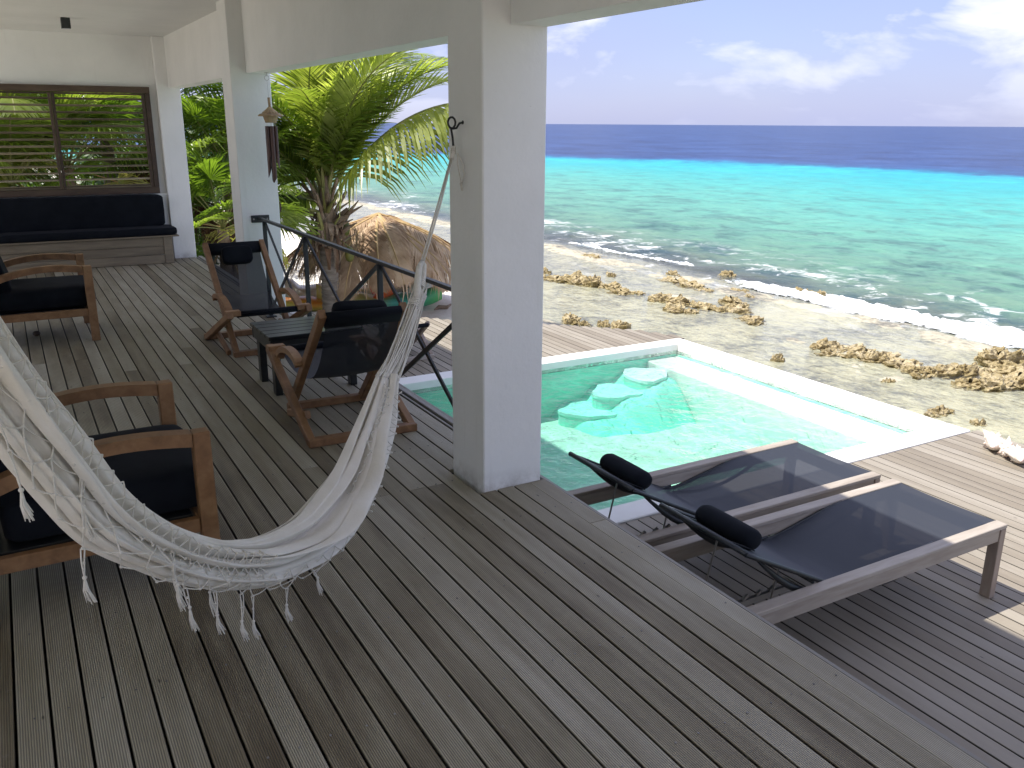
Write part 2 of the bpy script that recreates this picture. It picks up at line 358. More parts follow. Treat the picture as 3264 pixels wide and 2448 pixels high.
# ================================================================== ground, beach, reef, sea
def smooth(a, b, x): t = max(0, min(1, (x-a)/(b-a))); return t*t*(3-2*t)
def bend(y): return 0.0055*max(0, y-45)**2 if y < 140 else 0.0055*95**2+(y-140)*1.2
def fb(x, y, s, o=4):
    return noise.fractal(Vector((x*s, y*s, 3.7)), 1.0, 2.0, o)
def shore(y):       # x of the beach / reef boundary: sand lies inland of it
    return 8.0-4.3*smooth(24, 12, y)*0+(-.06*(y-19) if y > 19 else .0)
def ground_z(x, y):
    xe = x+bend(y)*.6
    # inland sand level falling to the reef flat
    inland = -1.25 - .65*smooth(9.5, 15.5, y)*smooth(1.0, 5.0, x)
    t = smooth(7.6, 10.2, xe)
    if y < 14: t = smooth(5.8, 7.2, xe)
    z = inland*(1-t)+(-2.345)*t
    if t > 0:
        z += t*(.04*fb(x, y, .55, 5)+.028*fb(x, y, 2.1, 4))
        # ridge of coral rubble the rocks stand on
        c = 13.1+.35*sin(y*.45)
        z += .03*exp(-((xe-c)/.9)**2)
        z += .07*exp(-((xe-15.7)/.6)**2)*(1+.8*fb(x, y, .8, 3))
    z -= smooth(16.2, 20, xe)*.6+smooth(20, 75, xe)*2.2+smooth(72, 95, xe)*9
    if t < 1: z += (1-t)*(.03*fb(x, y, .5, 3)+.012*fb(x, y, 3, 3))
    return z
def grid_axis(segs):
    a = []
    for x0, x1, st in segs:
        n = max(1, round((x1-x0)/st)); a += [x0+(x1-x0)*i/n for i in range(n)]
    a.append(segs[-1][1]); return a
gx = grid_axis([(-400, -40, 60), (-40, -4, 6), (-4, 5.6, .6), (5.6, 19, .11), (19, 40, 1.2), (40, 160, 8), (160, 900, 120), (900, 9000, 2700)])
gy = grid_axis([(-9000, -400, 2000), (-400, -20, 40), (-20, 4, 1.2), (4, 27, .13), (27, 60, .6), (60, 200, 8), (200, 1000, 100), (1000, 16000, 3000)])
P = [[(x, y, ground_z(x, y)) for x in gx] for y in gy]
def mat_ground():
    m = M('reef_and_sand'); v = m.coord('Position'); g = m.n('ShaderNodeNewGeometry'); sp = m.n('ShaderNodeSeparateXYZ'); m.l(g.outputs['Position'], sp.inputs[0])
    a = m.noise(v, .55, 6, .6, .6); b = m.noise(v, 3.2, 6, .68, .3); vs = m.coord('Position', scale=(1.7, .8, 1)); c = m.noise(vs, 7, 5, .7, .4)
    f = m.math('ADD', m.math('MULTIPLY', a, .32), m.math('ADD', m.math('MULTIPLY', b, .33), m.math('MULTIPLY', c, .35)))
    reef = m.ramp(f, [(.37, (.09, .085, .075)), (.43, (.19, .18, .15)), (.475, (.34, .31, .23)), (.52, (.46, .42, .31)), (.57, (.53, .47, .34)), (.66, (.46, .45, .38))])
    fl = m.noise(m.coord('Position', scale=(1.6, 1, 1)), 11, 6, .75, .6); reef = m.mix(m.math('MULTIPLY', m.rng(fl, .54, .66, 0, .5), m.rng(b, .38, .6, 0, 1)), reef, (.10, .095, .085)); reef = m.mix(m.rng(fl, .46, .36, 0, .35), reef, (.66, .62, .50))
    sand = m.mix(m.rng(c, .3, .7), (.70, .64, .54), (.80, .75, .66))
    soil = m.mix(m.rng(b, .35, .65), (.10, .07, .045), (.30, .23, .15))
    t = m.rng(sp.outputs[2], -2.24, -2.02)
    col = m.mix(t, reef, sand)
    gard = m.rng(sp.outputs[0], 1.0, 3.6, 1, 0); col = m.mix(gard, col, soil)
    h = m.math('ADD', b, m.math('MULTIPLY', c, .6))
    return m.done(m.pbr(col, .85, m.bump(h, .8, .03)))
MT['ground'] = mat_ground()
mb = MB(); mb.grid(P); tag(mb.build('ground', MT['ground'], smooth=True), kind='structure')

def mat_sea():
    m = M('sea_water'); g = m.n('ShaderNodeNewGeometry'); sp = m.n('ShaderNodeSeparateXYZ'); m.l(g.outputs['Position'], sp.inputs[0])
    x, y = sp.outputs[0], sp.outputs[1]
    yy = m.math('MAXIMUM', m.math('SUBTRACT', y, 45.), 0.)
    yy = m.math('MINIMUM', yy, 110.)
    d = m.math('ADD', x, m.math('MULTIPLY', m.math('MULTIPLY', yy, yy), .0055))      # metres off the house line
    pv = m.coord('Position')
    wob = m.noise(pv, .06, 4, .6); fine = m.noise(pv, .5, 6, .75); d2 = m.math('ADD', m.math('ADD', d, m.math('MULTIPLY', m.math('SUBTRACT', wob, .5), m.rng(d, 15, 70, 2.5, 16))), m.math('MULTIPLY', m.math('SUBTRACT', fine, .5), m.rng(d, 15, 70, 1.5, 26)))
    u = m.rng(d2, 15, 95)
    base = m.ramp(u, [(.0, (.24, .22, .16)), (.035, (.15, .19, .145)), (.08, (.13, .26, .19)), (.20, (.12, .35, .27)), (.36, (.07, .38, .335)), (.55, (.03, .36, .37)), (.68, (.015, .35, .42)), (.735, (.012, .25, .36)), (.775, (.014, .11, .25)), (.81, (.018, .065, .19)), (.9, (.020, .055, .175)), (1, (.020, .050, .160))])
    # dark reef and weed patches
    st = m.coord('Position', scale=(1, .8, 1))
    pa = m.noise(st, .42, 8, .74, .4); patch = m.math('MULTIPLY', m.rng(pa, .50, .62, 0, 1), m.rng(u, .02, .62, .85, 0))
    base = m.mix(patch, base, (.045, .095, .105))
    pb = m.noise(st, 1.7, 6, .75, .5); base = m.mix(m.math('MULTIPLY', m.rng(pb, .53, .68, 0, .8), m.rng(u, .0, .5, 1, .0)), base, (.05, .12, .12))
    # light and shade of wind ripples painted into the water colour as streaks
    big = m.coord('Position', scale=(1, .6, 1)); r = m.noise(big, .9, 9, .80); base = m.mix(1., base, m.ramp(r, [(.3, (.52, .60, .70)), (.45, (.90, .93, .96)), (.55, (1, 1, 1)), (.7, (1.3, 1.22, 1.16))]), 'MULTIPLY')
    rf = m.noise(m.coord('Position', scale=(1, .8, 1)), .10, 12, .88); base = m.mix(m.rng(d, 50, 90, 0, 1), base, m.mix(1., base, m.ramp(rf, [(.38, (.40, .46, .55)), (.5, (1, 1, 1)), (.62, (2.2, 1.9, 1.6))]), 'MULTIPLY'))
    # wave bump: short near, long far
    w1 = m.noise(m.coord('Position', scale=(1, .55, 1)), 1.5, 8, .62, .2); w2 = m.noise(m.coord('Position', scale=(1, .4, 1)), .22, 6, .6)
    nrm = m.bump(m.math('ADD', w1, m.math('MULTIPLY', w2, 2.0)), .55, .16)
    # foam
    fo = m.noise(pv, 1.5, 8, .72, .8); near = m.math('MULTIPLY', m.rng(d, 15.3, 16.6, 0, 1, True), m.rng(d, 18.2, 22.5, 1, 0, True))
    n3 = m.noise(m.coord('Position', scale=(1, .35, 1)), .5, 5, .6)
    foam = m.math('MULTIPLY', m.rng(m.math('ADD', m.math('MULTIPLY', fo, .62), m.math('MULTIPLY', n3, .38)), .535, .625, 0, 1), near)
    spk = m.noise(m.coord('Position', scale=(1, .5, 1)), .35, 6, .75); caps = m.math('MULTIPLY', m.rng(spk, .735, .76, 0, .8), m.rng(d, 60, 100, 0, 1))
    foam = m.math('MAXIMUM', foam, caps)
    inner = m.math('MULTIPLY', m.rng(m.noise(m.coord('Position', scale=(1.2, .4, 1)), 1.1, 7, .7, .5), .53, .72, 0, .55), m.rng(d, 12.5, 16.0, 0, 1, True))
    inner = m.math('MULTIPLY', inner, m.rng(d, 16.5, 15.8, 0, 1, True)); foam = m.math('MAXIMUM', foam, inner)
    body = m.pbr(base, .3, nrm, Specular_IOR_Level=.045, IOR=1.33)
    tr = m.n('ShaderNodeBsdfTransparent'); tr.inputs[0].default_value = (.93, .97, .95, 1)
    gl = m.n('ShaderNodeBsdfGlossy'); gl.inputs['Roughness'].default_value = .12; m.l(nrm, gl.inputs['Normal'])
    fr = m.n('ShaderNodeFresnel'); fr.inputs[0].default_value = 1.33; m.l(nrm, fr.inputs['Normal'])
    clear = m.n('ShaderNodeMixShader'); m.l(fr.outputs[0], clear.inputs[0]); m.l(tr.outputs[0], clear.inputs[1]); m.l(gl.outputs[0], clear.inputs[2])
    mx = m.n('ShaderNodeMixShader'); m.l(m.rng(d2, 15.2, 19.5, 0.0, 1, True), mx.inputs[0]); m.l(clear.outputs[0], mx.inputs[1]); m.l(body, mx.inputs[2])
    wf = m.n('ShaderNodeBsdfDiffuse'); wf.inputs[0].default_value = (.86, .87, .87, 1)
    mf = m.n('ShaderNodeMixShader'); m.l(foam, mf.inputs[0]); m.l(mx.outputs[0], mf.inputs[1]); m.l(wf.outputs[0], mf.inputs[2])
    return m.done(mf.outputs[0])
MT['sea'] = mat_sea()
sx = grid_axis([(7.4, 14, .6), (14, 26, .16), (26, 60, 1.5), (60, 300, 20), (300, 1000, 175), (1000, 26000, 5000)])
sy = grid_axis([(-26000, -300, 5140), (-300, 2, 25), (2, 30, .22), (30, 60, 1.2), (60, 300, 12), (300, 1000, 100), (1000, 26000, 5000)])
def sea_z(x, y):
    d = x+bend(y); z = ZS
    if 12 < d < 30 and y > -10 and y < 70:
        a = .05*smooth(15.5, 18, d)*smooth(70, 40, y)
        z += a*(fb(x, y, .5, 3)+.6*fb(x, y, 1.7, 3))
    return z
mb = MB(); mb.grid([[(x-bend(y)*.6 if x < 40 else x, y, sea_z(x-bend(y)*.6 if x < 40 else x, y)) for x in sx] for y in sy])
tag(mb.build('sea', MT['sea'], smooth=True), kind='structure')

# breaking wave on the reef edge: a low ridge of white water
def mat_foam():
    m = M('white_water'); v = m.coord('Position'); a = m.noise(v, 5, 6, .7)
    col = m.mix(m.rng(a, .35, .6), (.56, .62, .64), (.88, .89, .89)); b = m.noise(m.coord('Position', scale=(1, .6, 1)), 3.4, 9, .82, .8)
    g = m.n('ShaderNodeNewGeometry'); sp = m.n('ShaderNodeSeparateXYZ'); m.l(g.outputs['Position'], sp.inputs[0])
    hgt = m.rng(sp.outputs[2], ZS-.02, ZS+.08, -.10, .30)
    al = m.rng(m.math('ADD', b, hgt), .47, .56)
    tr = m.n('ShaderNodeBsdfTransparent'); mx = m.n('ShaderNodeMixShader'); m.l(al, mx.inputs[0]); m.l(tr.outputs[0], mx.inputs[1]); m.l(m.pbr(col, .8, m.bump(a, .8, .05)), mx.inputs[2])
    return m.done(mx.outputs[0])
MT['foam'] = mat_foam()
def wave_mesh(y0, y1, cx, wid, hgt, seed, step=.055):
    mb = MB(); rows = []; ny = int((y1-y0)/step)
    for i in range(ny+1):
        y = y0+(y1-y0)*i/ny; e = smooth(0, .12, (y-y0)/(y1-y0))*smooth(1, .8, (y-y0)/(y1-y0)); row = []
        wl = wid(y)*(.70+.35*fb(y*.6, seed, 1, 3)); wr = wid(y)*(.85+.6*fb(y*.5, seed+9, 1, 3)+.25*fb(y*3, seed+3, 1, 3))
        wl = max(.08, wl); wr = max(.1, wr)*1.25; x0 = cx(y)+.12*fb(y, seed+20, .8, 3)
        for k in range(25):
            t = k/24; x = x0-wl+(wl+wr)*t; prof = sin(pi*t)**.8
            n_ = .62+.38*noise.turbulence(Vector((x*5.0, y*2.2, seed)), 5, False)
            z = ZS-.03+(hgt*prof*n_+.05*fb(x, y, 7, 2)*prof)*e
            row.append((x+.05*fb(x, y+50, 5, 2), y, z))
        rows.append(row)
    mb.grid(rows); return mb
wv = wave_mesh(4.0, 18.2, lambda y: 16.75+.25*sin(y*.35)-.02*(y-12), lambda y: .95-.045*(y-8), .22, 3)
tag(wv.build('breaking_wave', MT['foam'], smooth=True), 'white foaming wave breaking along the outer edge of the reef', 'wave')
wv = wave_mesh(19.2, 26.5, lambda y: 17.3+.1*sin(y)-.05*(y-20), lambda y: .22, .10, 8)
tag(wv.build('breaking_wave', MT['foam'], smooth=True), 'small far white ripple breaking on the reef left of the big wave', 'wave')

# coral rocks
def mat_rock():
    m = M('coral_limestone'); v = m.coord('Position'); a = m.noise(v, 2.2, 6, .65, .5); b = m.noise(v, 14, 5, .7)
    vo = m.n('ShaderNodeTexVoronoi'); vo.inputs['Scale'].default_value = 13; m.l(v, vo.inputs['Vector'])
    col = m.ramp(m.math('ADD', m.math('MULTIPLY', a, .6), m.math('MULTIPLY', b, .4)), [(.32, (.13, .09, .035)), (.43, (.30, .23, .10)), (.53, (.48, .39, .22)), (.64, (.62, .53, .36))])
    col = m.mix(m.rng(vo.outputs['Distance'], .0, .16, .55, 0), col, (.07, .05, .03))
    h = m.math('ADD', m.math('MULTIPLY', vo.outputs['Distance'], 1.0), b)
    return m.done(m.pbr(col, .9, m.bump(h, 1.0, .06)))
MT['rock'] = mat_rock()
def rock(pts, label, n=1, seed=0, sub=4):
    """a rock mass: overlapping rough lumps joined into one continuous heightfield-like mesh"""
    mb = MB()
    for k, (x, y, rx, ry, h) in enumerate(pts):
        nu, nv = 40, 20; rows = []
        for i in range(nv+1):
            ph = pi*.5*(1-i/nv)-.12; row = []
            for j in range(nu):
                th = 2*pi*j/nu; d = Vector((cos(ph)*cos(th), cos(ph)*sin(th), sin(ph)))
                q = d*1.6+Vector((x*1.3+k*2.1, y*1.7, seed))
                f = .80+.30*noise.noise(q*1.1)+.30*noise.noise(q*2.2)+.15*noise.noise(q*5)+.05*noise.noise(q*13)
                row.append((x+d.x*rx*f*1.15, y+d.y*ry*f*1.15, ZS-.10+max(-.05, min(d.z**.6 if d.z > 0 else d.z, 1.))*(h*.56+.10)*(f+.30*noise.noise(q*2.3+Vector((9, 3, 1))))))
            rows.append(row)
        mb.grid(rows, closed=True)
    o = mb.build('coral_rock', MT['rock'], smooth=False)
    return tag(o, label, 'rock', 'coral rocks on the reef flat')
rock([(14.75, 8.62, .42, .38, .52), (14.4, 8.2, .4, .4, .30), (14.0, 7.75, .55, .42, .30), (13.5, 7.85, .45, .3, .22), (13.2, 8.1, .35, .25, .17), (14.9, 7.9, .4, .4, .35), (14.3, 7.3, .4, .35, .22), (15.1, 8.3, .3, .3, .42)], 'largest pitted coral rock, heaped up high at the right edge of the reef', seed=1)
rock([(13.5, 8.75, .40, .30, .22), (13.15, 9.05, .35, .28, .17), (13.85, 8.55, .35, .28, .26), (12.9, 8.8, .26, .2, .1)], 'low brown coral rock joined to the left foot of the largest rock', seed=2)
rock([(13.25, 9.9, .45, .28, .20), (13.3, 9.45, .4, .3, .17), (13.0, 10.2, .3, .25, .14)], 'flat coral rock in the middle of the long ridge beyond the pool corner', seed=3)
rock([(13.1, 10.95, .40, .26, .24), (13.3, 10.6, .38, .3, .14), (12.85, 10.6, .36, .25, .12), (13.4, 10.3, .3, .2, .1)], 'coral rock with a dark hollow at the left end of the long ridge', seed=4)
rock([(11.56, 10.69, .12, .12, .22)], 'small pointed stone standing alone on the flat beyond the pool', seed=5)
rock([(11.45, 7.4, .28, .16, .12)], 'small brown coral lump just beyond the white pool corner', seed=6)
rock([(11.5, 6.83, .14, .12, .09)], 'tiny yellowish coral lump above the conch shells', seed=7)
rock([(12.13, 8.82, .12, .1, .09)], 'tiny stone between the pool corner and the long ridge', seed=77)
rock([(13.64, 13.5, .35, .3, .13), (13.4, 13.1, .28, .2, .1)], 'flat dark coral rock alone in mid flat', seed=8)
rock([(13.3, 16.1, .34, .35, .26), (13.4, 15.6, .34, .4, .26), (13.6, 15.0, .32, .4, .14), (13.75, 14.5, .25, .3, .10)], 'pale topped coral rock in the centre of the flat', seed=9)
rock([(12.8, 14.95, .26, .3, .2), (12.95, 14.6, .2, .2, .12)], 'dark mossy coral rock in front of the pale topped rock', seed=10)
rock([(14.6, 15.1, .32, .4, .2), (14.3, 14.6, .3, .3, .16), (14.0, 14.2, .3, .3, .14)], 'knobbly coral rock to the right of the pale topped rock', seed=11)
rock([(12.9, 19.1, .34, .55, .32), (13.0, 18.55, .28, .35, .42), (13.2, 18.0, .3, .4, .22), (12.6, 19.6, .3, .4, .18), (13.0, 17.3, .25, .4, .14), (13.3, 17.0, .2, .3, .1)], 'long coral ridge with an upright knob right of the white column', seed=12)
rock([(12.4, 20.3, .26, .5, .18), (12.9, 20.9, .2, .4, .18)], 'coral rock half hidden by the right edge of the white column', seed=13)
rock([(15.3, 17.9, .3, .6, .12), (15.2, 17.2, .28, .5, .14), (15.1, 16.5, .22, .35, .1)], 'yellow weed covered ledge near the breaking wave', seed=14)
rock([(16.8, 14.95, .3, .4, .26), (16.9, 14.4, .24, .28, .28)], 'brown rock in the middle of the foaming wave', seed=15)
rock([(17.2, 18.0, .22, .26, .22)], 'small brown rock at the upper left end of the foaming wave', seed=16)
rock([(15.9, 18.8, .16, .24, .2), (15.6, 18.2, .14, .2, .12)], 'small dark rock standing above the yellow weed covered ledge', seed=17)
rock([(14.3, 19.5, .14, .2, .18)], 'tiny dark rock in the water right of the long coral ridge', seed=18)
rock([(15.75, 22.6, .25, .5, .16)], 'far small dark rock at the outer reef edge', seed=19)
rock([(10.0, 15.0, .2, .2, .2), (10.15, 14.7, .15, .15, .12)], 'left of the small stones behind the bleached deck', seed=20)
rock([(10.15, 15.25, .18, .22, .22)], 'pale stone beside the bleached deck behind the left one', seed=21)
rock([(10.67, 14.15, .2, .22, .24), (10.5, 14.5, .14, .2, .14)], 'brown stone just behind the top edge of the bleached deck', seed=22)
rock([(15.7, 15.9, .2, .35, .14), (15.4, 15.3, .15, .2, .1)], 'low brown ledge at the inner foot of the wave', seed=23)

# ================================================================== decks
PW = .0938
def board_mesh(name, w, y0, y1, t, mat, ch=.003):
    L = y1-y0; prof = [(-w/2, -t), (w/2, -t), (w/2, -ch), (w/2-ch, 0), (-w/2+ch, 0), (-w/2, -ch)]; n = 6
    vs = [(x, y, z) for y in (-L/2, L/2) for x, z in prof]
    fs = [(i, i+n, n+(i+1) % n, (i+1) % n) for i in range(n)]+[tuple(range(n)), tuple(range(n, 2*n))[::-1]]
    mb = MB(); mb.add(vs, fs); return mb.mesh(name, mat)
upper = empty('upper_deck', kind='structure')
cache = {}
def board(parent, x, w, y0, y1, z, t, mat, name='deck_board'):
    k = (round(w, 4), round(y1-y0, 3), mat.name, name)
    if k not in cache: cache[k] = board_mesh(name, w, y0, y1, t, mat)
    o = obj(name, cache[k], parent, (x, (y0+y1)/2, z)); return o
G = .0075
YB, YE = -3.2, 12.08
js = .51
for k in range(-24, 23):
    x0, x1 = k*PW+.0*k, (k+1)*PW
    w = PW-G if k < 22 else .092
    cuts = [YB]
    r = random.Random(k*13+5); y = YB+1.59-1.59+r.choice([3, 4, 5, 6, 7])*js+.03
    while y < YE-3.5: cuts.append(y); y += r.choice([11, 13, 14])*js
    cuts.append(YE)
    if 12 <= k <= 17:   # joints seen left of the column
        cuts = [YB, 0.57+(k % 2)*.0, 3.62+.0*(k % 2)+(.51 if k % 3 == 0 else 0), 7.2+.51*(k % 3), YE]
    for a, b in zip(cuts[:-1], cuts[1:]):
        if k >= 19: segs = []
        dz = r.uniform(-.0012, .0012)
        if k < 22:
            segs = [(a, b)]
            if k >= 19:      # boards cut round the columns
                segs = []
                cur = a
                for c0, c1 in ((3.43, 3.765), (8.02, 8.35), (11.99, 12.3)):
                    if c0 > cur and c0 < b: segs.append((cur, c0-.004)); cur = c1+.004
                    elif cur >= c0 and cur < c1: cur = c1+.004
                if b-cur > .02: segs.append((cur, b))
            for s0, s1 in segs:
                if s1-s0 > .03: board(upper, x0+PW/2+.0035, w, s0+.001, s1-.001, dz, .022, MT['deck'])
for a, b in ((YB, -.4), (-.4, 2.9), (2.9, 5.2), (5.2, 8.9), (8.9, 12.08)):
    if b <= 3.0 or a < 3.43 < b:
        aa, bb = a, min(b, 3.43)
        board(upper, 2.107, .086, aa+.001, bb-.003, 0, .022, MT['deck'])
    if b > 3.7:
        aa = max(a, 3.77)
        board(upper, 2.088, .016, aa+.001, b-.001, -.002, .022, MT['fascia'], 'edge_strip')
        board(upper, 2.134, .034, aa+.001, b-.001, .001, .022, MT['fascia'], 'edge_board')
    board(upper, 2.1595, .020, a+.001, b-.001, -.0005, .13, MT['fascia'], 'fascia_board')
for z in (-.25, -.47):
    mb = MB(); mb.box(2.13, 2.148, YB, 12.08, z-.105, z+.105); mb.build('riser', MT['fascia'], upper)
mb = MB(); mb.box(2.11, 2.129, YB, 12.08, -.72, -.15); mb.build('riser', MT['fascia'], upper)
mb = MB(); mb.box(-2.3, 2.12, YB, 12.08, -.16, -.045); mb.build('joist_base', simple('dark_underdeck', (.006, .006, .006), (.01, .01, .009)), upper)
mb = MB()
for j in range(-1, 24):
    y = .06+j*js
    if y > 11.5: break
    for k in range(-2, 23):
        if k >= 19 and any(c0-.02 < y < c1+.02 for c0, c1 in ((3.43, 3.765), (8.02, 8.35))): continue
        rr = random.Random(k*97+j)
        if rr.random() < .12: continue
        x = k*PW+PW/2+.0035+rr.uniform(-.008, .008)
        mb.lathe([(.0034, -.0015), (.0034, .0018), (.0020, .0020)], (x, y+rr.uniform(-.006, .006), 0), 8)
mb.build('screw_heads', MT['screw'], upper, kind='stuff')

mb = MB(); mb.box(-14, -2.26, -9, 12.05, -.3, -.03); tag(mb.build('bounce_paving', simple('pale_bounce_floor', (.70, .66, .56), (.78, .74, .66), 3, .85)), kind='structure')  # unseen pale floor, added to bounce sunlight up to the ceiling
lower = empty('lower_deck', kind='structure')
LW = .0944; X0 = 3.193
k0 = -11; k1 = 37
def diag_end(x):        # far outline of the lower deck
    pts = [(2.16, 11.1), (3.3, 11.1), (4.39, 10.2), (4.70, 9.80), (5.62, 9.05), (6.19, 8.49), (6.45, 8.22), (6.56, 8.0), (6.72, 7.7)]
    for (a, ya), (b, yb) in zip(pts[:-1], pts[1:]):
        if a <= x <= b: return ya+(yb-ya)*(x-a)/(b-a)
    return pts[-1][1]
for k in range(k0, k1):
    x = X0+k*LW+LW/2
    if x > 6.70: break
    r = random.Random(k*7+901)
    cuts = [-3.5]; y = -3.5+r.choice([2, 3, 4, 5])*.6
    while y < 3.97-1.8: cuts.append(y); y += r.choice([8, 9, 11])*.6
    cuts.append(3.976)
    for a, b in zip(cuts[:-1], cuts[1:]):
        board(lower, x, LW-.006, a+.001, b-.001, ZL+r.uniform(-.001, .001), .022, MT['deck_low'])
    ye = diag_end(x)
    ys = [7.626]+([8.7+.3*(k % 3)] if ye > 9.6 else [])+[round(ye, 3)]
    if ye-7.626 > .03:
        for a, b in zip(ys[:-1], ys[1:]): board(lower, x, LW-.006, a+.001, b-.001, ZL+r.uniform(-.001, .001), .022, MT['deck_low'])
mb = MB(); mb.box(2.17, 6.66, -3.5, 3.97, ZL-.2, ZL-.05); mb.prism([(2.17, 7.64), (6.5, 7.64), (6.4, 8.1), (4.6, 9.75), (3.2, 11.0), (2.17, 11.0)], ZL-.2, ZL-.05)
mb.build('joist_base', simple('dark_underdeck_low', (.012, .011, .010), (.02, .018, .016)), lower)
mb = MB(); mb.box(6.665, 6.69, -3.5, 3.97, ZL-.35, ZL-.024); mb.build('fascia_board', MT['deck_low'], lower)
mb = MB(); mb.cbox(2.17, 3.3, 11.12, 11.35, ZL-.3, ZL+.02, .006); tag(mb.build('white_kerb', MT['coping']), 'low white kerb at the far end of the lower deck', 'kerb')

# ================================================================== pool
pool = empty('swimming_pool', (4.4, 5.8, ZL), label='small rectangular plunge pool with white coping and pale turquoise water', cat='pool')
def padd(mb, name, mat, **kw):
    o = mb.build(name, mat, None, **kw); o.parent = pool; o.matrix_parent_inverse = Matrix.Translation((-4.4, -5.8, -ZL)); return o
mb = MB(); mb.cbox(2.165, 6.60, 3.98, 4.195, ZL-.10, ZL+.012, .006); padd(mb, 'coping', MT['coping'])
mb = MB(); mb.cbox(2.165, 6.60, 7.405, 7.62, ZL-.10, ZL+.012, .006); padd(mb, 'coping', MT['coping'])
mb = MB(); mb.cbox(6.392, 6.60, 4.197, 7.403, ZL-.10, ZL+.012, .006); padd(mb, 'coping', MT['coping'])
mb = MB(); mb.cbox(2.165, 2.36, 4.197, 7.403, ZL-.10, ZL+.012, .006); padd(mb, 'coping', MT['coping'])
mb = MB()
x0, x1, y0, y1, zb = 2.37, 6.385, 4.20, 7.40, ZL-.64
mb.add([(x0, y0, zb), (x1, y0, zb), (x1, y1, zb), (x0, y1, zb), (x0, y0, ZL-.1), (x1, y0, ZL-.1), (x1, y1, ZL-.1), (x0, y1, ZL-.1)],
       [(0, 1, 2, 3), (0, 4, 5, 1), (1, 5, 6, 2), (2, 6, 7, 3), (3, 7, 4, 0)])
def mat_poolshell():
    m = M('pool_plaster'); v = m.coord('Position'); a = m.noise(v, 2.5, 5, .6)
    return m.done(m.pbr(m.mix(m.rng(a, .3, .7), (.24, .74, .58), (.34, .82, .68)), .7))
POOLM = mat_poolshell(); padd(mb, 'basin', POOLM)
mb = MB(); mb.cbox(6.605, 6.63, 3.98, 7.62, ZS-.1, ZL-.02, .004); mb.box(2.3, 6.6, 3.99, 7.6, zb-.2, zb-.05); padd(mb, 'outer_wall', MT['coping'])
mb = MB(); mb.cbox(5.96, 6.383, 4.203, 7.397, zb+.01, ZL-.125, .01); padd(mb, 'ledge', MT['coping'])
STEPTOP = simple('white_step_plaster', (.66, .86, .82), (.74, .88, .86), 5, .7)
STEPM = simple('pale_aqua_plaster', (.42, .82, .72), (.52, .86, .78), 5, .7)
def blob(cx, cy, rx, ry, seed, n=28):
    return [(cx+rx*cos(t)*(1+.14*sin(2*t+seed)+.10*sin(3*t+seed*2)), cy+ry*sin(t)*(1+.14*cos(3*t+seed)+.07*sin(5*t))) for t in [2*pi*i/n for i in range(n)]]
for cx, cy, rx, ry, z, s_ in ((5.72, 7.10, .24, .26, -.86, .4), (5.32, 7.07, .27, .25, -.98, 1.7), (4.94, 7.04, .27, .27, -1.12, 2.9)):
    mb = MB(); mb.prism(blob(cx, cy, rx, ry, s_), z-.03, z); mb.prism(blob(cx, cy, rx*.97, ry*.97, s_), zb+.005, z-.031, 1); padd(mb, 'step', [STEPTOP if z > -.9 else STEPM, POOLM])
def mound(x, y):
    px_ = [(4.2, 0), (4.66, .0), (4.8, .17), (5.1, .20), (5.2, .31), (5.48, .34), (5.6, .43), (5.95, .455)]
    h = 0
    for (a, ha), (b, hb) in zip(px_[:-1], px_[1:]):
        if a <= x <= b: h = ha+(hb-ha)*(x-a)/(b-a)
    return zb+.004+h*1.0*smooth(6.30, 6.85, y+.05*sin(x*5))*.97
mb = MB(); mb.grid([[(4.2+1.755*i/40, 6.1+1.297*j/30, mound(4.2+1.755*i/40, 6.1+1.297*j/30)-.0) for j in range(31)] for i in range(41)]); padd(mb, 'step_slope', POOLM, smooth=True)
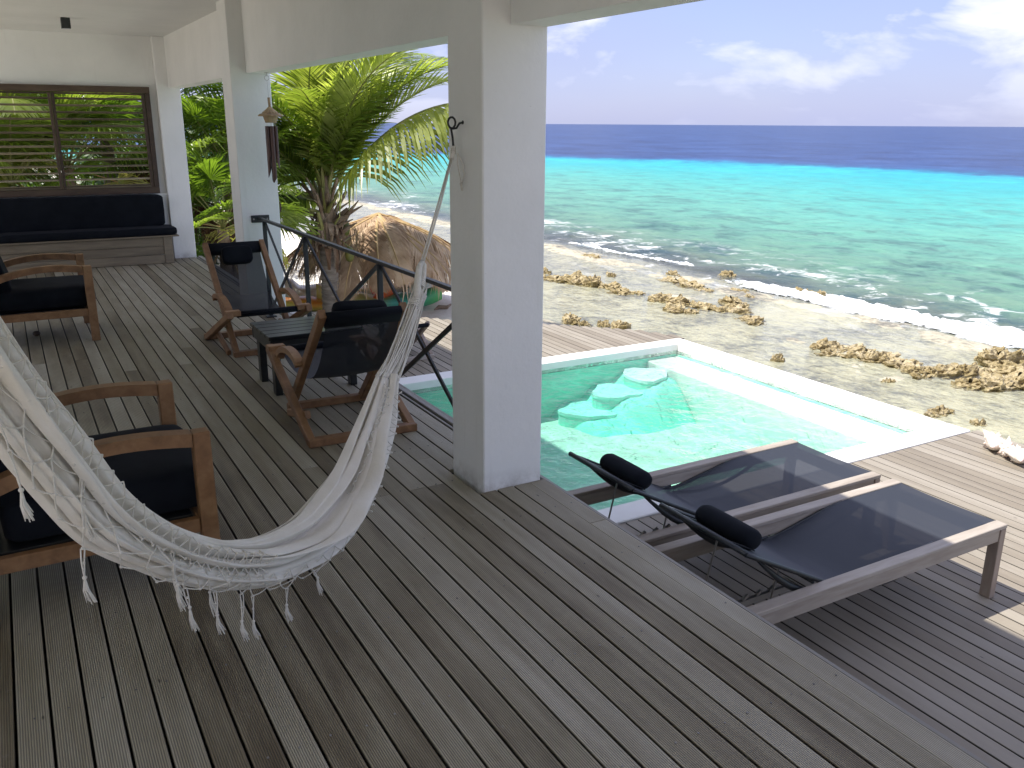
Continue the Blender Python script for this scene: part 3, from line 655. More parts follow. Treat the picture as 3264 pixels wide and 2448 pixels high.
def mat_pool():
    m = M('pool_water'); v = m.coord('Position')
    w1 = m.noise(v, 3.4, 5, .6, .6); w2 = m.noise(v, 9, 3, .6, .3)
    nrm = m.bump(m.math('ADD', w1, m.math('MULTIPLY', w2, .45)), .9, .07)
    gl = m.n('ShaderNodeBsdfGlossy'); gl.inputs['Roughness'].default_value = .03; m.l(nrm, gl.inputs['Normal'])
    fr = m.n('ShaderNodeFresnel'); fr.inputs[0].default_value = 1.33; m.l(nrm, fr.inputs['Normal'])
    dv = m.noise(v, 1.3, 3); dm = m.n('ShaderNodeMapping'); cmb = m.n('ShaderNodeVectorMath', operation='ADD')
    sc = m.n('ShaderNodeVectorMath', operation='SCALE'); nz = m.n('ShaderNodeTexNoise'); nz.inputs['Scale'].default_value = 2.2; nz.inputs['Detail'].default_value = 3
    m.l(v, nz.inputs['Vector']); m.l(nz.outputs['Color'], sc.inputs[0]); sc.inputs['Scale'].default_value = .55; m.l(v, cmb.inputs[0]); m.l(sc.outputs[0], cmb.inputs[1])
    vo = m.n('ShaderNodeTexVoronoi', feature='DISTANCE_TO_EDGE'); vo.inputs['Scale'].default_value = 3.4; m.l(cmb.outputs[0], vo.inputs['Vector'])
    ca = m.rng(vo.outputs['Distance'], 0, .12, 1.0, .0, True)  # web of caustic light, put into the water's transparent tint
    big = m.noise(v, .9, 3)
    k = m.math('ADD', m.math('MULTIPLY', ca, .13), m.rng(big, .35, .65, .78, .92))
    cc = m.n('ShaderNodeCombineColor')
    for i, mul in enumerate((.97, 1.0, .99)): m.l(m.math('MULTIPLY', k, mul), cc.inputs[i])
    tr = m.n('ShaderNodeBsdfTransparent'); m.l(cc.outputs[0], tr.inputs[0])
    mx = m.n('ShaderNodeMixShader'); m.l(fr.outputs[0], mx.inputs[0]); m.l(tr.outputs[0], mx.inputs[1]); m.l(gl.outputs[0], mx.inputs[2])
    va = m.n('ShaderNodeVolumeAbsorption'); va.inputs[0].default_value = (.0, .93, .80, 1); va.inputs[1].default_value = .45
    m.l(va.outputs[0], m.out.inputs[1]); return m.done(mx.outputs[0])
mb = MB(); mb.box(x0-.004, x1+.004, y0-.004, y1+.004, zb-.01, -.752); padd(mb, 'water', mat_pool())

# ================================================================== house
house = empty('house', (1.95, 3.6, 0), label='white plastered beach house veranda with square columns and a deep beam', cat='house')
def hadd(mb, name, mat, **kw):
    o = mb.build(name, mat, None, **kw); o.parent = house; o.matrix_parent_inverse = Matrix.Translation((-1.95, -3.6, 0)); return o
CX0, CX1 = 1.810, 2.131
for ya, yb, xb in ((3.43, 3.765, CX1), (8.02, 8.345, 2.150), (11.99, 12.3, 2.083), (-1.3, -.965, CX1)):
    mb = MB(); mb.cbox(CX0, xb, ya, yb, -.04 if ya > -2 else -.04, 2.69, .006); hadd(mb, 'column', MT['plaster'])
for ya, yb in ((-3.2, -1.302), (-.963, 3.428), (3.767, 8.018), (8.347, 11.988)):
    mb = MB(); mb.box(1.944, 2.128, ya, yb, 2.10, 2.69); hadd(mb, 'beam', MT['plaster'])
mb = MB(); mb.box(-1.75, 2.13, -3.2, 12.4, 2.69, 2.95); hadd(mb, 'ceiling', MT['plaster'])
mb = MB(); mb.box(1.95, 2.132, -3.2, 12.4, 2.952, 3.50); hadd(mb, 'parapet', MT['plaster'])
# end wall with window opening
WX0, WX1, WZ0, WZ1 = -1.45, 1.725, .83, 2.105
mb = MB(); mb.box(-2.4, CX0-.002, 12.10, 12.28, WZ1, 2.69); mb.box(-2.4, CX0-.002, 12.10, 12.28, -.04, WZ0); mb.box(-2.4, WX0, 12.10, 12.28, WZ0, WZ1); mb.box(WX1, CX0-.002, 12.10, 12.28, WZ0, WZ1)
hadd(mb, 'end_wall', MT['plaster'])
mb = MB(); mb.box(-1.75, -1.55, 1.9, 6.6, -.04, 2.69); hadd(mb, 'shading_back_wall', MT['plaster'])  # unseen wall, added and sized to hold side light off the columns
for ya in (-3.2, 8.6):
    mb = MB(); mb.cbox(-1.72, -1.40, ya, ya+.33, -.04, 2.689, .006); hadd(mb, 'column', MT['plaster'])
# louvred window
def louvre_panel(xa, xb):
    pass
wf = None
def fr_(x0, x1, z0, z1, nm='frame_bar', par=None, y0=12.02, y1=12.11, mat='window_wood'):
    mb = MB(); mb.cbox(x0, x1, y0, y1, z0, z1, .003); o = mb.build(nm, MT[mat], par); return o
win = empty('louvred_window'); win.parent = house; win.matrix_parent_inverse = Matrix.Translation((-1.95, -3.6, 0))
fr_(WX0, WX1, WZ1-.075, WZ1, 'frame_bar', win, 12.03); fr_(WX0, WX1, WZ0, WZ0+.075, 'frame_bar', win, 12.03)
fr_(WX1-.055, WX1, WZ0+.076, WZ1-.076, 'frame_bar', win, 12.03); fr_(WX0, WX0+.055, WZ0+.076, WZ1-.076, 'frame_bar', win, 12.03)
edges = [-1.39, -.36, .635, 1.665]
for a, b in zip(edges[:-1], edges[1:]):
    for x in (a+.002, b-.035): fr_(x, x+.033, WZ0+.078, WZ1-.078, 'stile', win, 12.04, 12.09)
    for i in range(14):
        z = 2.00-.0785*(i+.55)
        o = MB(); o.beam((a+.037, 12.065, z), (b-.037, 12.065, z), .036, .012, (0, .45, .9), c=.002); o.build('slat', MT['slat_wood'], win)
    fr_(a+.037, b-.037, WZ1-.10, WZ1-.079, 'rail', win, 12.04, 12.09); fr_(a+.037, b-.037, WZ0+.078, WZ0+.10, 'rail', win, 12.04, 12.09, 'slat_wood')

# ceiling lamp
cl = empty('ceiling_spotlight', (.77, 10.40, 2.69), label='small black square spotlight on the veranda ceiling', cat='lamp')
mb = MB(); mb.cbox(-.042, .042, -.042, .042, -.102, -.001, .003); mb.build('housing', MT['blackmetal'], cl)
mb = MB(); mb.box(-.034, .034, -.034, .034, -.106, -.1025); mb.build('lens', MT['lens'], cl)

# ================================================================== built-in bench
bench = empty('built_in_bench', (.2, 11.85, 0), label='long built-in wooden bench under the louvred window with black cushions', cat='bench')
BX = -.2; 
for i in range(3):
    mb = MB(); mb.cbox(-1.9+BX, 1.64-.2, -.25+.012, -.25+.032, .005+.107*i, .005+.107*(i+1)-.004, .002); mb.build('board', MT['bench_wood'], bench)
mb = MB(); mb.cbox(1.442, 1.545, -.25, -.21, .002, .325, .003); mb.build('corner_post', MT['bench_wood'], bench)
mb = MB(); mb.cbox(-2.1, 1.63, -.262, .248, .327, .345, .003); mb.cbox(1.505, 1.545, -.208, .12, .002, .325, .003); mb.build('seat_board', MT['bench_wood'], bench)
for a, b in ((-2.05, -.78), (-.775, 1.62)):
    mb = MB(); pillow_mesh(mb, a, b, -.25, .20, .346, .440, .22, 14, .07); mb.build('seat_cushion', MT['cushion'], bench, smooth=True)
for a, b in ((-2.05, -.78), (-.775, 1.535)):
    mb = MB(); pillow_mesh(mb, a, b, .05, .19, .43, .825, .14, 14, .10); mb.build('back_cushion', MT['cushion'], bench, smooth=True)
mb = MB(); mb.cbox(-2.1, 1.612, .20, .247, .346, .825, .003); mb.build('back_board', MT['plaster'], bench)

# ================================================================== armchairs
def make_armchair():
    """faces +X; origin on the floor at the middle of the front legs"""
    t = empty('armchair'); W = .79; D = .80
    for s in (-1, 1):
        y = s*(W/2-.03)
        mb = MB(); mb.cbox(-.033, .030, y-.03, y+.03, 0, .605, .004); mb.build('leg', MT['teak'], t)
        mb = MB(); mb.cbox(-D, -D+.06, y-.03, y+.03, 0, .60, .004); mb.build('leg', MT['teak'], t)
        mb = MB(); n = 16; rows = []
        for i in range(n+1):
            u = i/n; x = -.036-u*(D-.035); zt = .605+.028*sin(pi*min(1, u*1.15))-.085*u*u; th = .052-.010*sin(pi*u)+.012*u
            rows.append([(x, y-.031, zt-th), (x, y+.031, zt-th), (x, y+.031, zt), (x, y-.031, zt)])
        mb.grid(rows, closed=True); mb.add(rows[0], [(0, 1, 2, 3)]); mb.add(rows[-1], [(3, 2, 1, 0)]); mb.build('armrest', MT['teak'], t)
        mb = MB(); mb.cbox(-D+.062, -.035, y-.018, y+.018, .205, .262, .003); mb.build('side_rail', MT['teak'], t)
    for x in (-.028, -D+.05):
        mb = MB(); mb.cbox(x-.014, x+.014, -W/2+.062, W/2-.062, .205, .26, .003); mb.build('cross_rail', MT['teak'], t)
    mb = MB(); mb.cbox(-D+.07, -.05, -W/2+.066, W/2-.066, .235, .262, .002); mb.build('seat_panel', MT['blackwood'], t)
    mb = MB(); pillow_mesh(mb, -D+.12, .045, -W/2+.066, W/2-.066, .262, .445, .35, 12, .16); mb.build('seat_cushion', MT['cushion'], t, smooth=True)
    mb = MB(); pillow_mesh(mb, -.075, .075, -W/2+.07, W/2-.07, -.27, .27, .3, 12, .16)
    o = mb.build('back_cushion', MT['cushion'], t, smooth=True); o.location = (-D+.13, 0, .66); o.rotation_euler = (0, radians(-16), 0)
    mb = MB(); mb.beam((-D+.10, 0, .3), (-D-.10, 0, .88), .022, W-.16, (0, 1, 0)); mb.build('back_frame', MT['teak'], t)
    return t
ac = make_armchair(); ac.location = (.505, 3.585, 0); ac.rotation_euler = (0, 0, radians(1))
tag(ac, 'teak armchair with black cushions nearest the camera, behind the hammock', 'armchair', 'teak armchairs on the veranda')
a2 = copy_tree(ac, None, (.492, 8.01, 0), radians(0))
tag(a2, 'teak armchair with black cushions farther off, in front of the built-in bench', 'armchair', 'teak armchairs on the veranda')

# ================================================================== deck chairs
def make_deckchair(lean=0.):
    """faces +Y; origin on floor at rear bar middle. width .63"""
    t = empty('deck_chair')
    mat = MT['teak']
    BZ = .026
    # seat frame: rear floor bar, two long rails up to the front
    mb = MB(); mb.cbox(-.315, .315, -.028, .028, 0, .045, .004); mb.build('floor_bar', mat, t)
    for s in (-1, 1):
        mb = MB(); mb.beam((s*.293, .004, .02), (s*.293, .88, .362), .044, .048, (0, 0, 1), c=.004); mb.build('seat_rail', mat, t)
        mb = MB(); mb.beam((s*.225, .69, .02), (s*.225, -.10, .752), .040, .052, (0, 0, 1), c=.004); mb.build('back_rail', mat, t)
        mb = MB(); mb.beam((s*.262, .60, .015), (s*.262, .17, .128), .03, .045, (0, 0, 1), c=.006); mb.build('prop', mat, t)
        # curved arm
        pts = []
        for i in range(13):
            a = pi*(.02+.90*i/12); pts.append((s*.262, .525-.235*cos(a), .375-.07*i/12+.085*sin(a)))
        rows = []
        for i, p in enumerate(pts):
            q = Vector(pts[min(i+1, 12)])-Vector(pts[max(i-1, 0)]); nn = Vector((0, -q.z, q.y)).normalized()
            p = Vector(p); wv = .024
            rows.append([p+nn*.017+Vector((-wv, 0, 0)), p+nn*.017+Vector((wv, 0, 0)), p-nn*.017+Vector((wv, 0, 0)), p-nn*.017+Vector((-wv, 0, 0))])
        mb = MB(); mb.grid(rows, closed=True); mb.add(rows[0], [(0, 1, 2, 3)]); mb.add(rows[-1], [(3, 2, 1, 0)]); mb.build('armrest', mat, t, recalc=True)
        mb = MB(); mb.cbox(s*.262-.052, s*.262+.052, .80, .86, .345, .385, .004); mb.build('arm_block', mat, t)
    mb = MB(); mb.cbox(-.25, .25, .66, .715, 0, .042, .004); mb.build('front_floor_bar', mat, t)
    mb = MB(); mb.tube([(-.245, -.088, .728), (.245, -.088, .728)], .014, 10); mb.build('dowel', mat, t, smooth=True); mb = MB(); mb.tube([(-.27, .835, .352), (.27, .835, .352)], .014, 10); mb.build('dowel', mat, t, smooth=True)
    rows = []; n = 26
    A = Vector((0, -.105, .745)); Bp = Vector((0, .855, .362)); C1 = Vector((0, .12, .20)); C2 = Vector((0, .45, .22))
    for i in range(n+1):
        u = i/n; p = A*(1-u)**3+C1*3*u*(1-u)**2+C2*3*u*u*(1-u)+Bp*u**3; wdt = .205+.03*smooth(.4, .9, u)
        rows.append([(x*wdt, p.y, p.z-.012*(1-x*x)*sin(pi*u)) for x in (-1, -.5, 0, .5, 1)])
    mb = MB(); mb.grid(rows); mb.build('sling', MT['mesh'], t, smooth=True)
    mb = MB(); mb.beam((-.206, -.085, .712), (.206, -.085, .712), .052, .10, (0, -.65, .75), c=.014); mb.build('sling_hem', MT['cushion'], t, smooth=True); mb = MB(); mb.beam((-.235, .825, .352), (.235, .825, .352), .055, .042, (0, 0, 1), c=.015); mb.build('sling_hem', MT['cushion'], t, smooth=True)
    mb = MB(); pillow_mesh(mb, -.12, .12, -.035, .035, -.075, .075, .45, 10, .3)
    o = mb.build('head_pillow', MT['cushion'], t, smooth=True); o.location = (0, -.004, .665); o.rotation_euler = (radians(27), 0, 0)
    return t
dc = make_deckchair(); dc.location = (1.570, 4.42, 0); dc.rotation_euler = (0, 0, radians(-1.5))
tag(dc, 'teak and black sling deck chair seen from behind, right next to the hammock rope', 'deck chair', 'folding sling deck chairs')
d2 = copy_tree(dc, None, (1.575, 7.25, 0), radians(181)); tag(d2, 'teak and black sling deck chair facing us behind the black table', 'deck chair', 'folding sling deck chairs')
d3 = empty('folding_stool', (3.42, 8.45, ZL), label='folding sling stool on the lower deck beyond the railing, half hidden by the rope', cat='stool')
for s_ in (-1, 1):
    mb = MB(); mb.beam((s_*.29, -.25, .02), (s_*.29, .28, .37), .04, .045, (0, 0, 1), c=.004); mb.build('leg', MT['teak_grey_y'], d3)
    mb = MB(); mb.beam((s_*.24, .25, .02), (s_*.24, -.28, .39), .04, .045, (0, 0, 1), c=.004); mb.build('leg', MT['teak_grey_y'], d3)
mb = MB(); mb.cbox(-.31, .31, -.275, -.23, 0, .042, .003); mb.build('floor_bar', MT['teak_grey'], d3)
mb = MB(); mb.cbox(-.26, .26, .23, .275, 0, .042, .003); mb.build('floor_bar', MT['teak_grey'], d3)
mb = MB(); mb.grid([[(x, -.29+.58*i/12, .385-.05*sin(pi*i/12)) for x in (-.23, 0, .23)] for i in range(13)]); mb.build('sling', MT['mesh'], d3, smooth=True)
mb = MB(); mb.beam((-.24, -.285, .372), (.24, -.285, .372), .04, .04, (0, 0, 1), c=.01); mb.build('sling_hem', MT['cushion'], d3)
mb = MB(); mb.beam((-.24, .285, .372), (.24, .285, .372), .04, .04, (0, 0, 1), c=.01); mb.build('sling_hem', MT['cushion'], d3)
for o in [x for x in COL.objects if x.parent == dc and x.name.startswith('head_pillow')]:
    o.location = (.0, -.03, .735); o.rotation_euler = (radians(30), radians(3), 0); o.scale = (1.25, 1, .75)

# ================================================================== black table
tb = empty('low_table', (1.62, 5.66, 0), label='low black slatted wooden table between the two deck chairs', cat='table')
xa, xb, ya, yb = 1.325-1.62, 1.95-1.62, 5.40-5.66, 5.90-5.66
ns = 5; sw = (yb-ya)/ns
for i in range(ns):
    mb = MB(); mb.cbox(xa, xb, ya+i*sw+.003, ya+(i+1)*sw-.003, .375, .40, .003); mb.build('slat', MT['blackwood'], tb)
for y in (ya+.012, yb-.03): 
    mb = MB(); mb.cbox(xa+.01, xb-.01, y, y+.018, .30, .373, .002); mb.build('apron', MT['blackwood'], tb)
for x in (xa+.012, xb-.03):
    mb = MB(); mb.cbox(x, x+.018, ya+.03, yb-.03, .30, .373, .002); mb.build('apron', MT['blackwood'], tb)
for x in (xa+.03, xb-.09):
    for y in (ya+.035, yb-.105):
        mb = MB(); mb.cbox(x, x+.045, y, y+.07, 0, .374, .003); mb.build('leg', MT['blackwood'], tb)

# ================================================================== railing
rl = empty('railing', (1.965, 6, 0), label='black steel railing with crossed braces between the two white columns', cat='railing')
RX = 0
posts = [7.86, 6.66, 5.10]
mb = MB(); mb.beam((0, 3.768-6, .872), (0, 8.015-6, .872), .032, .022, (0, 0, 1), c=.002); mb.build('top_rail', MT['blackmetal'], rl)
for y in posts:
    mb = MB(); mb.beam((0, y-6, .004), (0, y-6, .86), .034, .02, (0, 1, 0), c=.002); mb.cbox(-.045, .045, y-6-.035, y-6+.035, .0, .012, .002); mb.build('post', MT['blackmetal'], rl)
ys = [8.0]+posts[1:]+[3.79]
ys = [7.84, 6.68, 6.64, 5.12, 5.08, 3.79]
for a, b in ((7.84, 6.68), (6.64, 5.12), (5.08, 3.79)):
    mb = MB(); mb.beam((.006, a-6, .845), (.006, b-6, .05), .010, .028, (0, 0, 1)); mb.build('brace', MT['blackmetal'], rl)
    mb = MB(); mb.beam((-.006, a-6, .05), (-.006, b-6, .845), .010, .028, (0, 0, 1)); mb.build('brace', MT['blackmetal'], rl)
mb = MB(); mb.cbox(-.075, .085, 8.008-6, 8.018-6, .835, .90, .002); mb.build('wall_plate', MT['blackmetal'], rl)
mb = MB()
for x in (-.055, .067): mb.lathe([(.008, -.003), (.008, .004), (.004, .006)], (x, 2.008, .867), 10, axis='y')
mb.build('bolt', MT['screw'], rl)

# ================================================================== sun loungers
def make_lounger():
    """origin on the lower deck below the near foot corner; body runs towards -X and +Y; width .70"""
    t = empty('sun_lounger'); L = 2.0; W = .695; T = .424
    g = MT['teak_grey']
    for y in (0, W-.062):
        mb = MB(); mb.cbox(-L, 0, y, y+.062, T-.022, T, .003); mb.build('rail_cap', g, t)
        mb = MB(); mb.cbox(-L+.06, -.046, y+.008, y+.052, T-.092, T-.024, .003); mb.build('side_rail', g, t)
        for x in (-.045, -L+.002):
            mb = MB(); mb.cbox(x, x+.045, y+.002, y+.062, 0, T-.0235, .003); mb.build('leg', MT['teak_grey_y'], t)
    for x in (-.044, -L+.06):
        mb = MB(); mb.cbox(x, x+.03, .066, W-.066, T-.10, T-.035, .003); mb.build('cross_rail', g, t)
    # sling profile: head, hip, knee, foot
    A, Bq, Cq, Dq = (-1.785, .68), (-1.085, .315), (-.575, T-.006), (-.006, T-.004)
    prof = []
    for (p, q, n) in ((A, Bq, 12), (Bq, Cq, 8), (Cq, Dq, 8)):
        for i in range(n): u = i/n; prof.append((p[0]+(q[0]-p[0])*u, p[1]+(q[1]-p[1])*u))
    prof.append(Dq)
    for _ in range(2): prof = [prof[0]]+[((prof[i-1][0]+2*prof[i][0]+prof[i+1][0])/4, (prof[i-1][1]+2*prof[i][1]+prof[i+1][1])/4) for i in range(1, len(prof)-1)]+[prof[-1]]
    rows = [[(x, .066+(W-.132)*v, z-.006*sin(pi*v)) for v in (0, .1, .3, .5, .7, .9, 1)] for x, z in prof]
    mb = MB(); mb.grid(rows); mb.build('sling', MT['sling'], t, smooth=True)
    for y in (.069, W-.069):
        mb = MB(); mb.tube([(x, y, z-.008) for x, z in prof[:22]], .011, 8); mb.build('sling_tube', MT['blackmetal'], t, smooth=True)
        # curved stiffener behind the head
        mb = MB(); pts = [(-1.70+.62*u, y+(.02 if y < .3 else -.02), .62-.27*u-.10*sin(pi*u)) for u in [i/12 for i in range(13)]]
        mb.tube(pts, [.006+.012*sin(pi*i/12) for i in range(13)], 8); mb.build('back_stiffener', MT['blackmetal'], t, smooth=True)
        mb = MB(); pts = [(-1.06+.72*u, y+(.02 if y < .3 else -.02), .30+.09*u-.07*sin(pi*u)) for u in [i/12 for i in range(13)]]
        mb.tube(pts, .010, 8); mb.build('seat_stiffener', MT['blackmetal'], t, smooth=True)
    for x_, z_, r_ in ((-1.785, .676, .013), (-1.085, .30, .010), (-1.35, .425, .008)):
        mb = MB(); mb.tube([(x_, .069, z_), (x_, W-.069, z_)], r_, 8); mb.build('cross_tube', MT['blackmetal'], t, smooth=True)
    mb = MB(); mb.beam((-1.9, W/2-.03, .24), (-1.2, W/2-.03, .24), .018, .03, (0, 0, 1))
    for i in range(7): mb.beam((-1.86+.085*i, W/2-.03, .255), (-1.83+.085*i, W/2-.03, .275), .014, .012, (0, 0, 1))
    mb.build('adjuster_rack', MT['steel'], t)
    for pp, r_ in (([(-1.62, .40, .60), (-1.70, .40, .26)], .005), ([(-1.45, .18, .50), (-1.50, .18, .25)], .005), ([(-1.2, .36, .27), (-1.2, .12, .26), (-1.86, .12, .25), (-1.86, .36, .25)], .004)):
        mb = MB(); mb.tube(pp, r_, 6); mb.build('prop_rod', MT['steel'], t)
    # bolster
    prof2 = [(.001, -.205), (.03, -.205), (.052, -.195), (.061, -.17), (.063, -.08), (.063, .08), (.061, .17), (.052, .195), (.03, .205), (.001, .205)]
    mb = MB(); mb.lathe(prof2, (0, 0, 0), 20, axis='y'); o = mb.build('bolster', MT['cushion'], t, smooth=True); o.location = (-1.605, W/2+.02, .632)
    o.rotation_euler = (0, 0, 0); o.scale = (.92, .86, .80)
    for yy in (.19, .53):
        mb = MB(); mb.beam((-1.62, yy, .60), (-1.78, yy, .684), .03, .004, (0, 0, 1)); mb.build('bolster_strap', MT['cushion'], t)
    return t
lg = make_lounger(); lg.location = (4.268, 2.296, ZL)
tag(lg, 'nearer sun lounger with grey wood frame, black sling and bolster', 'sun lounger', 'sun loungers beside the pool')
l2 = copy_tree(lg, None, (4.262, 3.062, ZL)); tag(l2, 'farther sun lounger standing against the pool edge', 'sun lounger', 'sun loungers beside the pool')

# ================================================================== wind chime
wc = empty('bamboo_wind_chime', (2.045, 7.74, 2.10), label='bamboo wind chime with a little straw roof hanging from the beam', cat='wind chime')
mb = MB(); mb.lathe([(.018, -.003), (.018, 0)], (0, 0, 0), 12); mb.tube([(0, 0, 0), (0, 0, -.03)], .003, 6)
mb.tube([(.019*cos(a), 0, -.045+.019*sin(a)) for a in [2*pi*i/16 for i in range(16)]], .0022, 6, closed=True); mb.tube([(0, 0, -.064), (.004, 0, -.20)], .0012, 5)
mb.build('hook', MT['steel'], wc)
mb = MB(); mb.tube([(.003, 0, -.20), (.008, 0, -.285)], .011, 10); mb.build('stem', MT['straw'], wc, smooth=True)
mb = MB(); rows = []
for r_, z in ((.012, -.275), (.04, -.30), (.066, -.322), (.064, -.328), (.088, -.335), (.10, -.345), (.098, -.352), (.03, -.34)):
    rows.append([(.008+r_*cos(2*pi*k/32)*(1+.03*((k % 2)*2-1)*(r_ > .05)), r_*sin(2*pi*k/32)*(1+.03*((k % 2)*2-1)*(r_ > .05)), z) for k in range(32)])
mb.grid(rows, closed=True); mb.build('straw_roof', MT['straw'], wc)
mb = MB(); mb.lathe([(.055, -.345), (.062, -.352), (.056, -.375), (.050, -.392), (.046, -.405)], (.008, 0, 0), 18); mb.build('drum', MT['straw'], wc)
lens_ = [.20, .375, .33, .19, .345, .25]
for i, L in enumerate(lens_):
    a = 2*pi*i/6+.4; x, y = .008+.038*cos(a), .038*sin(a); n = 12
    mb = MB(); rows = []
    zt = -.432
    for j, z in enumerate([zt, zt-.004, zt-L*.25, zt-L*.27, zt-L*.6, zt-L]):
        row = []
        for k in range(n):
            t = 2*pi*k/n; rr = .0165*(1.06 if j == 3 else 1)
            zz = z-(.05*(1+cos(t-a)) if j == 5 else 0); row.append((x+rr*cos(t), y+rr*sin(t), zz))
        rows.append(row)
    mb.grid(rows, closed=True); mb.add(rows[0], [tuple(range(n))]); o = mb.build('tube', [MT['bamboo'], MT['bamboo_cut']], wc, smooth=True)
    mb = MB(); mb.tube([(x, y, -.40), (x, y, zt)], .0012, 5); mb.build('string', MT['cord'], wc)
mb = MB(); mb.tube([(.008, 0, -.40), (.030, 0, -1.07)], .0011, 5); mb.build('clapper_string', MT['cord'], wc)
mb = MB(); mb.add([(.032, 0, -1.06), (.046, .004, -1.09), (.048, .004, -1.13), (.030, 0, -1.165), (.032, -.006, -1.06), (.046, -.006, -1.09), (.048, -.006, -1.13), (.030, -.006, -1.165)], [(0, 1, 2, 3), (7, 6, 5, 4), (0, 4, 5, 1), (1, 5, 6, 2), (2, 6, 7, 3), (3, 7, 4, 0)])
mb.build('wind_catcher', MT['bamboo'], wc)

# ================================================================== hammock
HA = radians(223); HO = Vector((1.70, 3.55, 0)); HD = Vector((cos(HA), sin(HA), 0)); HN = Vector((sin(HA), -cos(HA), 0))   # HN: towards the camera side
if HN.dot(-HO) < 0: HN = -HN
def H3(h, z, n=0.): return HO+HD*h+Vector((0, 0, z))+HN*n
st = [((2.75, 1.86), (2.93, 1.80)), ((2.63, 1.70), (2.77, 1.63)), ((2.511, 1.538), (2.636, 1.464)), ((2.43, 1.386), (2.572, 1.30)), ((2.336, 1.207), (2.477, 1.12)), ((2.241, 1.051), (2.397, .965)), ((2.13, .868), (2.293, .80)),
      ((2.005, .734), (2.132, .650)), ((1.872, .629), (1.965, .515)), ((1.735, .549), (1.779, .400)), ((1.577, .489), (1.564, .301)), ((1.391, .464), (1.266, .241)),
      ((1.237, .494), (1.02, .296)), ((1.118, .537), (.859, .379)), ((.976, .63), (.714, .505)), ((.857, .712), (.645, .622)), ((.755, .79), (.615, .735))]
def interp(st, u):
    n = len(st)-1; x = max(0, min(.99999, u))*n; i = int(x); f = x-i
    def c(k):
        p = st[max(0, min(n, k))]; return p
    def cr(a, b, cc, d): return .5*((2*b)+(-a+cc)*f+(2*a-5*b+4*cc-d)*f*f+(-a+3*b-3*cc+d)*f**3)
    res = []
    for s_ in (0, 1):
        res.append(tuple(cr(c(i-1)[s_][q], c(i)[s_][q], c(i+1)[s_][q], c(i+2)[s_][q]) for q in (0, 1)))
    return res
hm = empty('hammock', (1.70, 3.55, 0), label='off-white cotton hammock with knotted fringe and tassels strung from the column', cat='hammock')
HI = Matrix.Translation((-1.70, -3.55, 0))
def hadd2(mb, name, mat, smooth=True, **kw):
    o = mb.build(name, mat, None, smooth=smooth, **kw); o.parent = hm; o.matrix_parent_inverse = HI; return o
def section(u, t, off=0.):
    """point on the gathered cloth. t 0 = back top edge, .5 = side to the camera, 1 = underside back"""
    (th, tz), (bh, bz) = interp(st, u)
    T = Vector((th, tz)); B = Vector((bh, bz)); c = (T*1.10+B*.90)/2; a = (T-B)/2*.93; w_ = a.length
    ang = pi*(.5-1.15*t)        # top -> front -> bottom
    dep = w_*(.62-.25*smooth(.7, .95, u))
    fold = 0
    for k, (tc, wc_, hc) in enumerate(((.05, .085, .36), (.165, .05, .26), (.26, .05, .32), (.50, .07, .18), (.60, .045, .32), (.70, .055, .28), (.82, .055, .32), (.93, .06, .2))):
        cc = tc+.028*sin(u*5.5+k*1.7)+.018*sin(u*11+k*3.1); x_ = (t-cc)/(wc_*(1+.25*sin(u*7+k*2)))
        if abs(x_) < 1: fold = max(fold, hc*(1+.3*sin(u*9+k))*sqrt(1-x_*x_))
    fold += .028*sin(t*62+9*fb(u*4, t*2, 1, 2))*(1-.5*t)+.022*fb(u*14, t*7, 1, 4)
    r_ = .74+fold*(1.1+.5*smooth(.72, 1, u)+.2*smooth(.25, 0, u))
    up_ = sin(ang)*min(1.03, r_); fn = max(-.2, cos(ang))*(r_+1.6*fold)
    # hollow channel along the top (open trough)
    p = c+a*up_*1.0
    n_ = fn*dep+off
    q = H3(p.x, p.y, n_)
    if off: q += Vector((0, 0, 0))
    return q
NU, NT = 210, 110
rows = [[section(i/NU, j/NT) for j in range(NT+1)] for i in range(NU+1)]
mb = MB(); mb.grid(rows); hadd2(mb, 'cloth', MT['cloth'])
# inner back wall of the trough, seen above the front lip
rows = []
for i in range(NU+1):
    u = i/NU; (th, tz), (bh, bz) = interp(st, u); T = Vector((th, tz)); B = Vector((bh, bz)); row = []
    for j in range(40):
        v = j/39; p = T*(1-.55*v)+B*.55*v; k = .02*sin(v*20+u*7)+.012*sin(v*41+u*3)
        row.append(H3(p.x, p.y, (-(T-B).length*.30*sin(pi*v*.9)+k*.6)*(1-.85*smooth(.6, .9, u))-.004))
    rows.append(row)
mb = MB(); mb.grid(rows); hadd2(mb, 'cloth_back', MT['cloth'])
# broad rolled hem in front
rows = []
for i in range(NU+1):
    u = i/NU; t0 = .385+.04*sin(u*4.2)-.05*u; wd = (.115+.03*sin(u*7+1))*smooth(0, .06, u)*(1-.55*smooth(.78, .97, u)); row = []
    for j in range(17):
        v = j/16; row.append(section(u, t0+wd*(v-.5)*1.5, .012+.030*sin(pi*v)**.6+.002*sin(u*60+v*9)))
    rows.append(row)
mb = MB(); mb.grid(rows); hadd2(mb, 'front_hem', MT['cloth'])
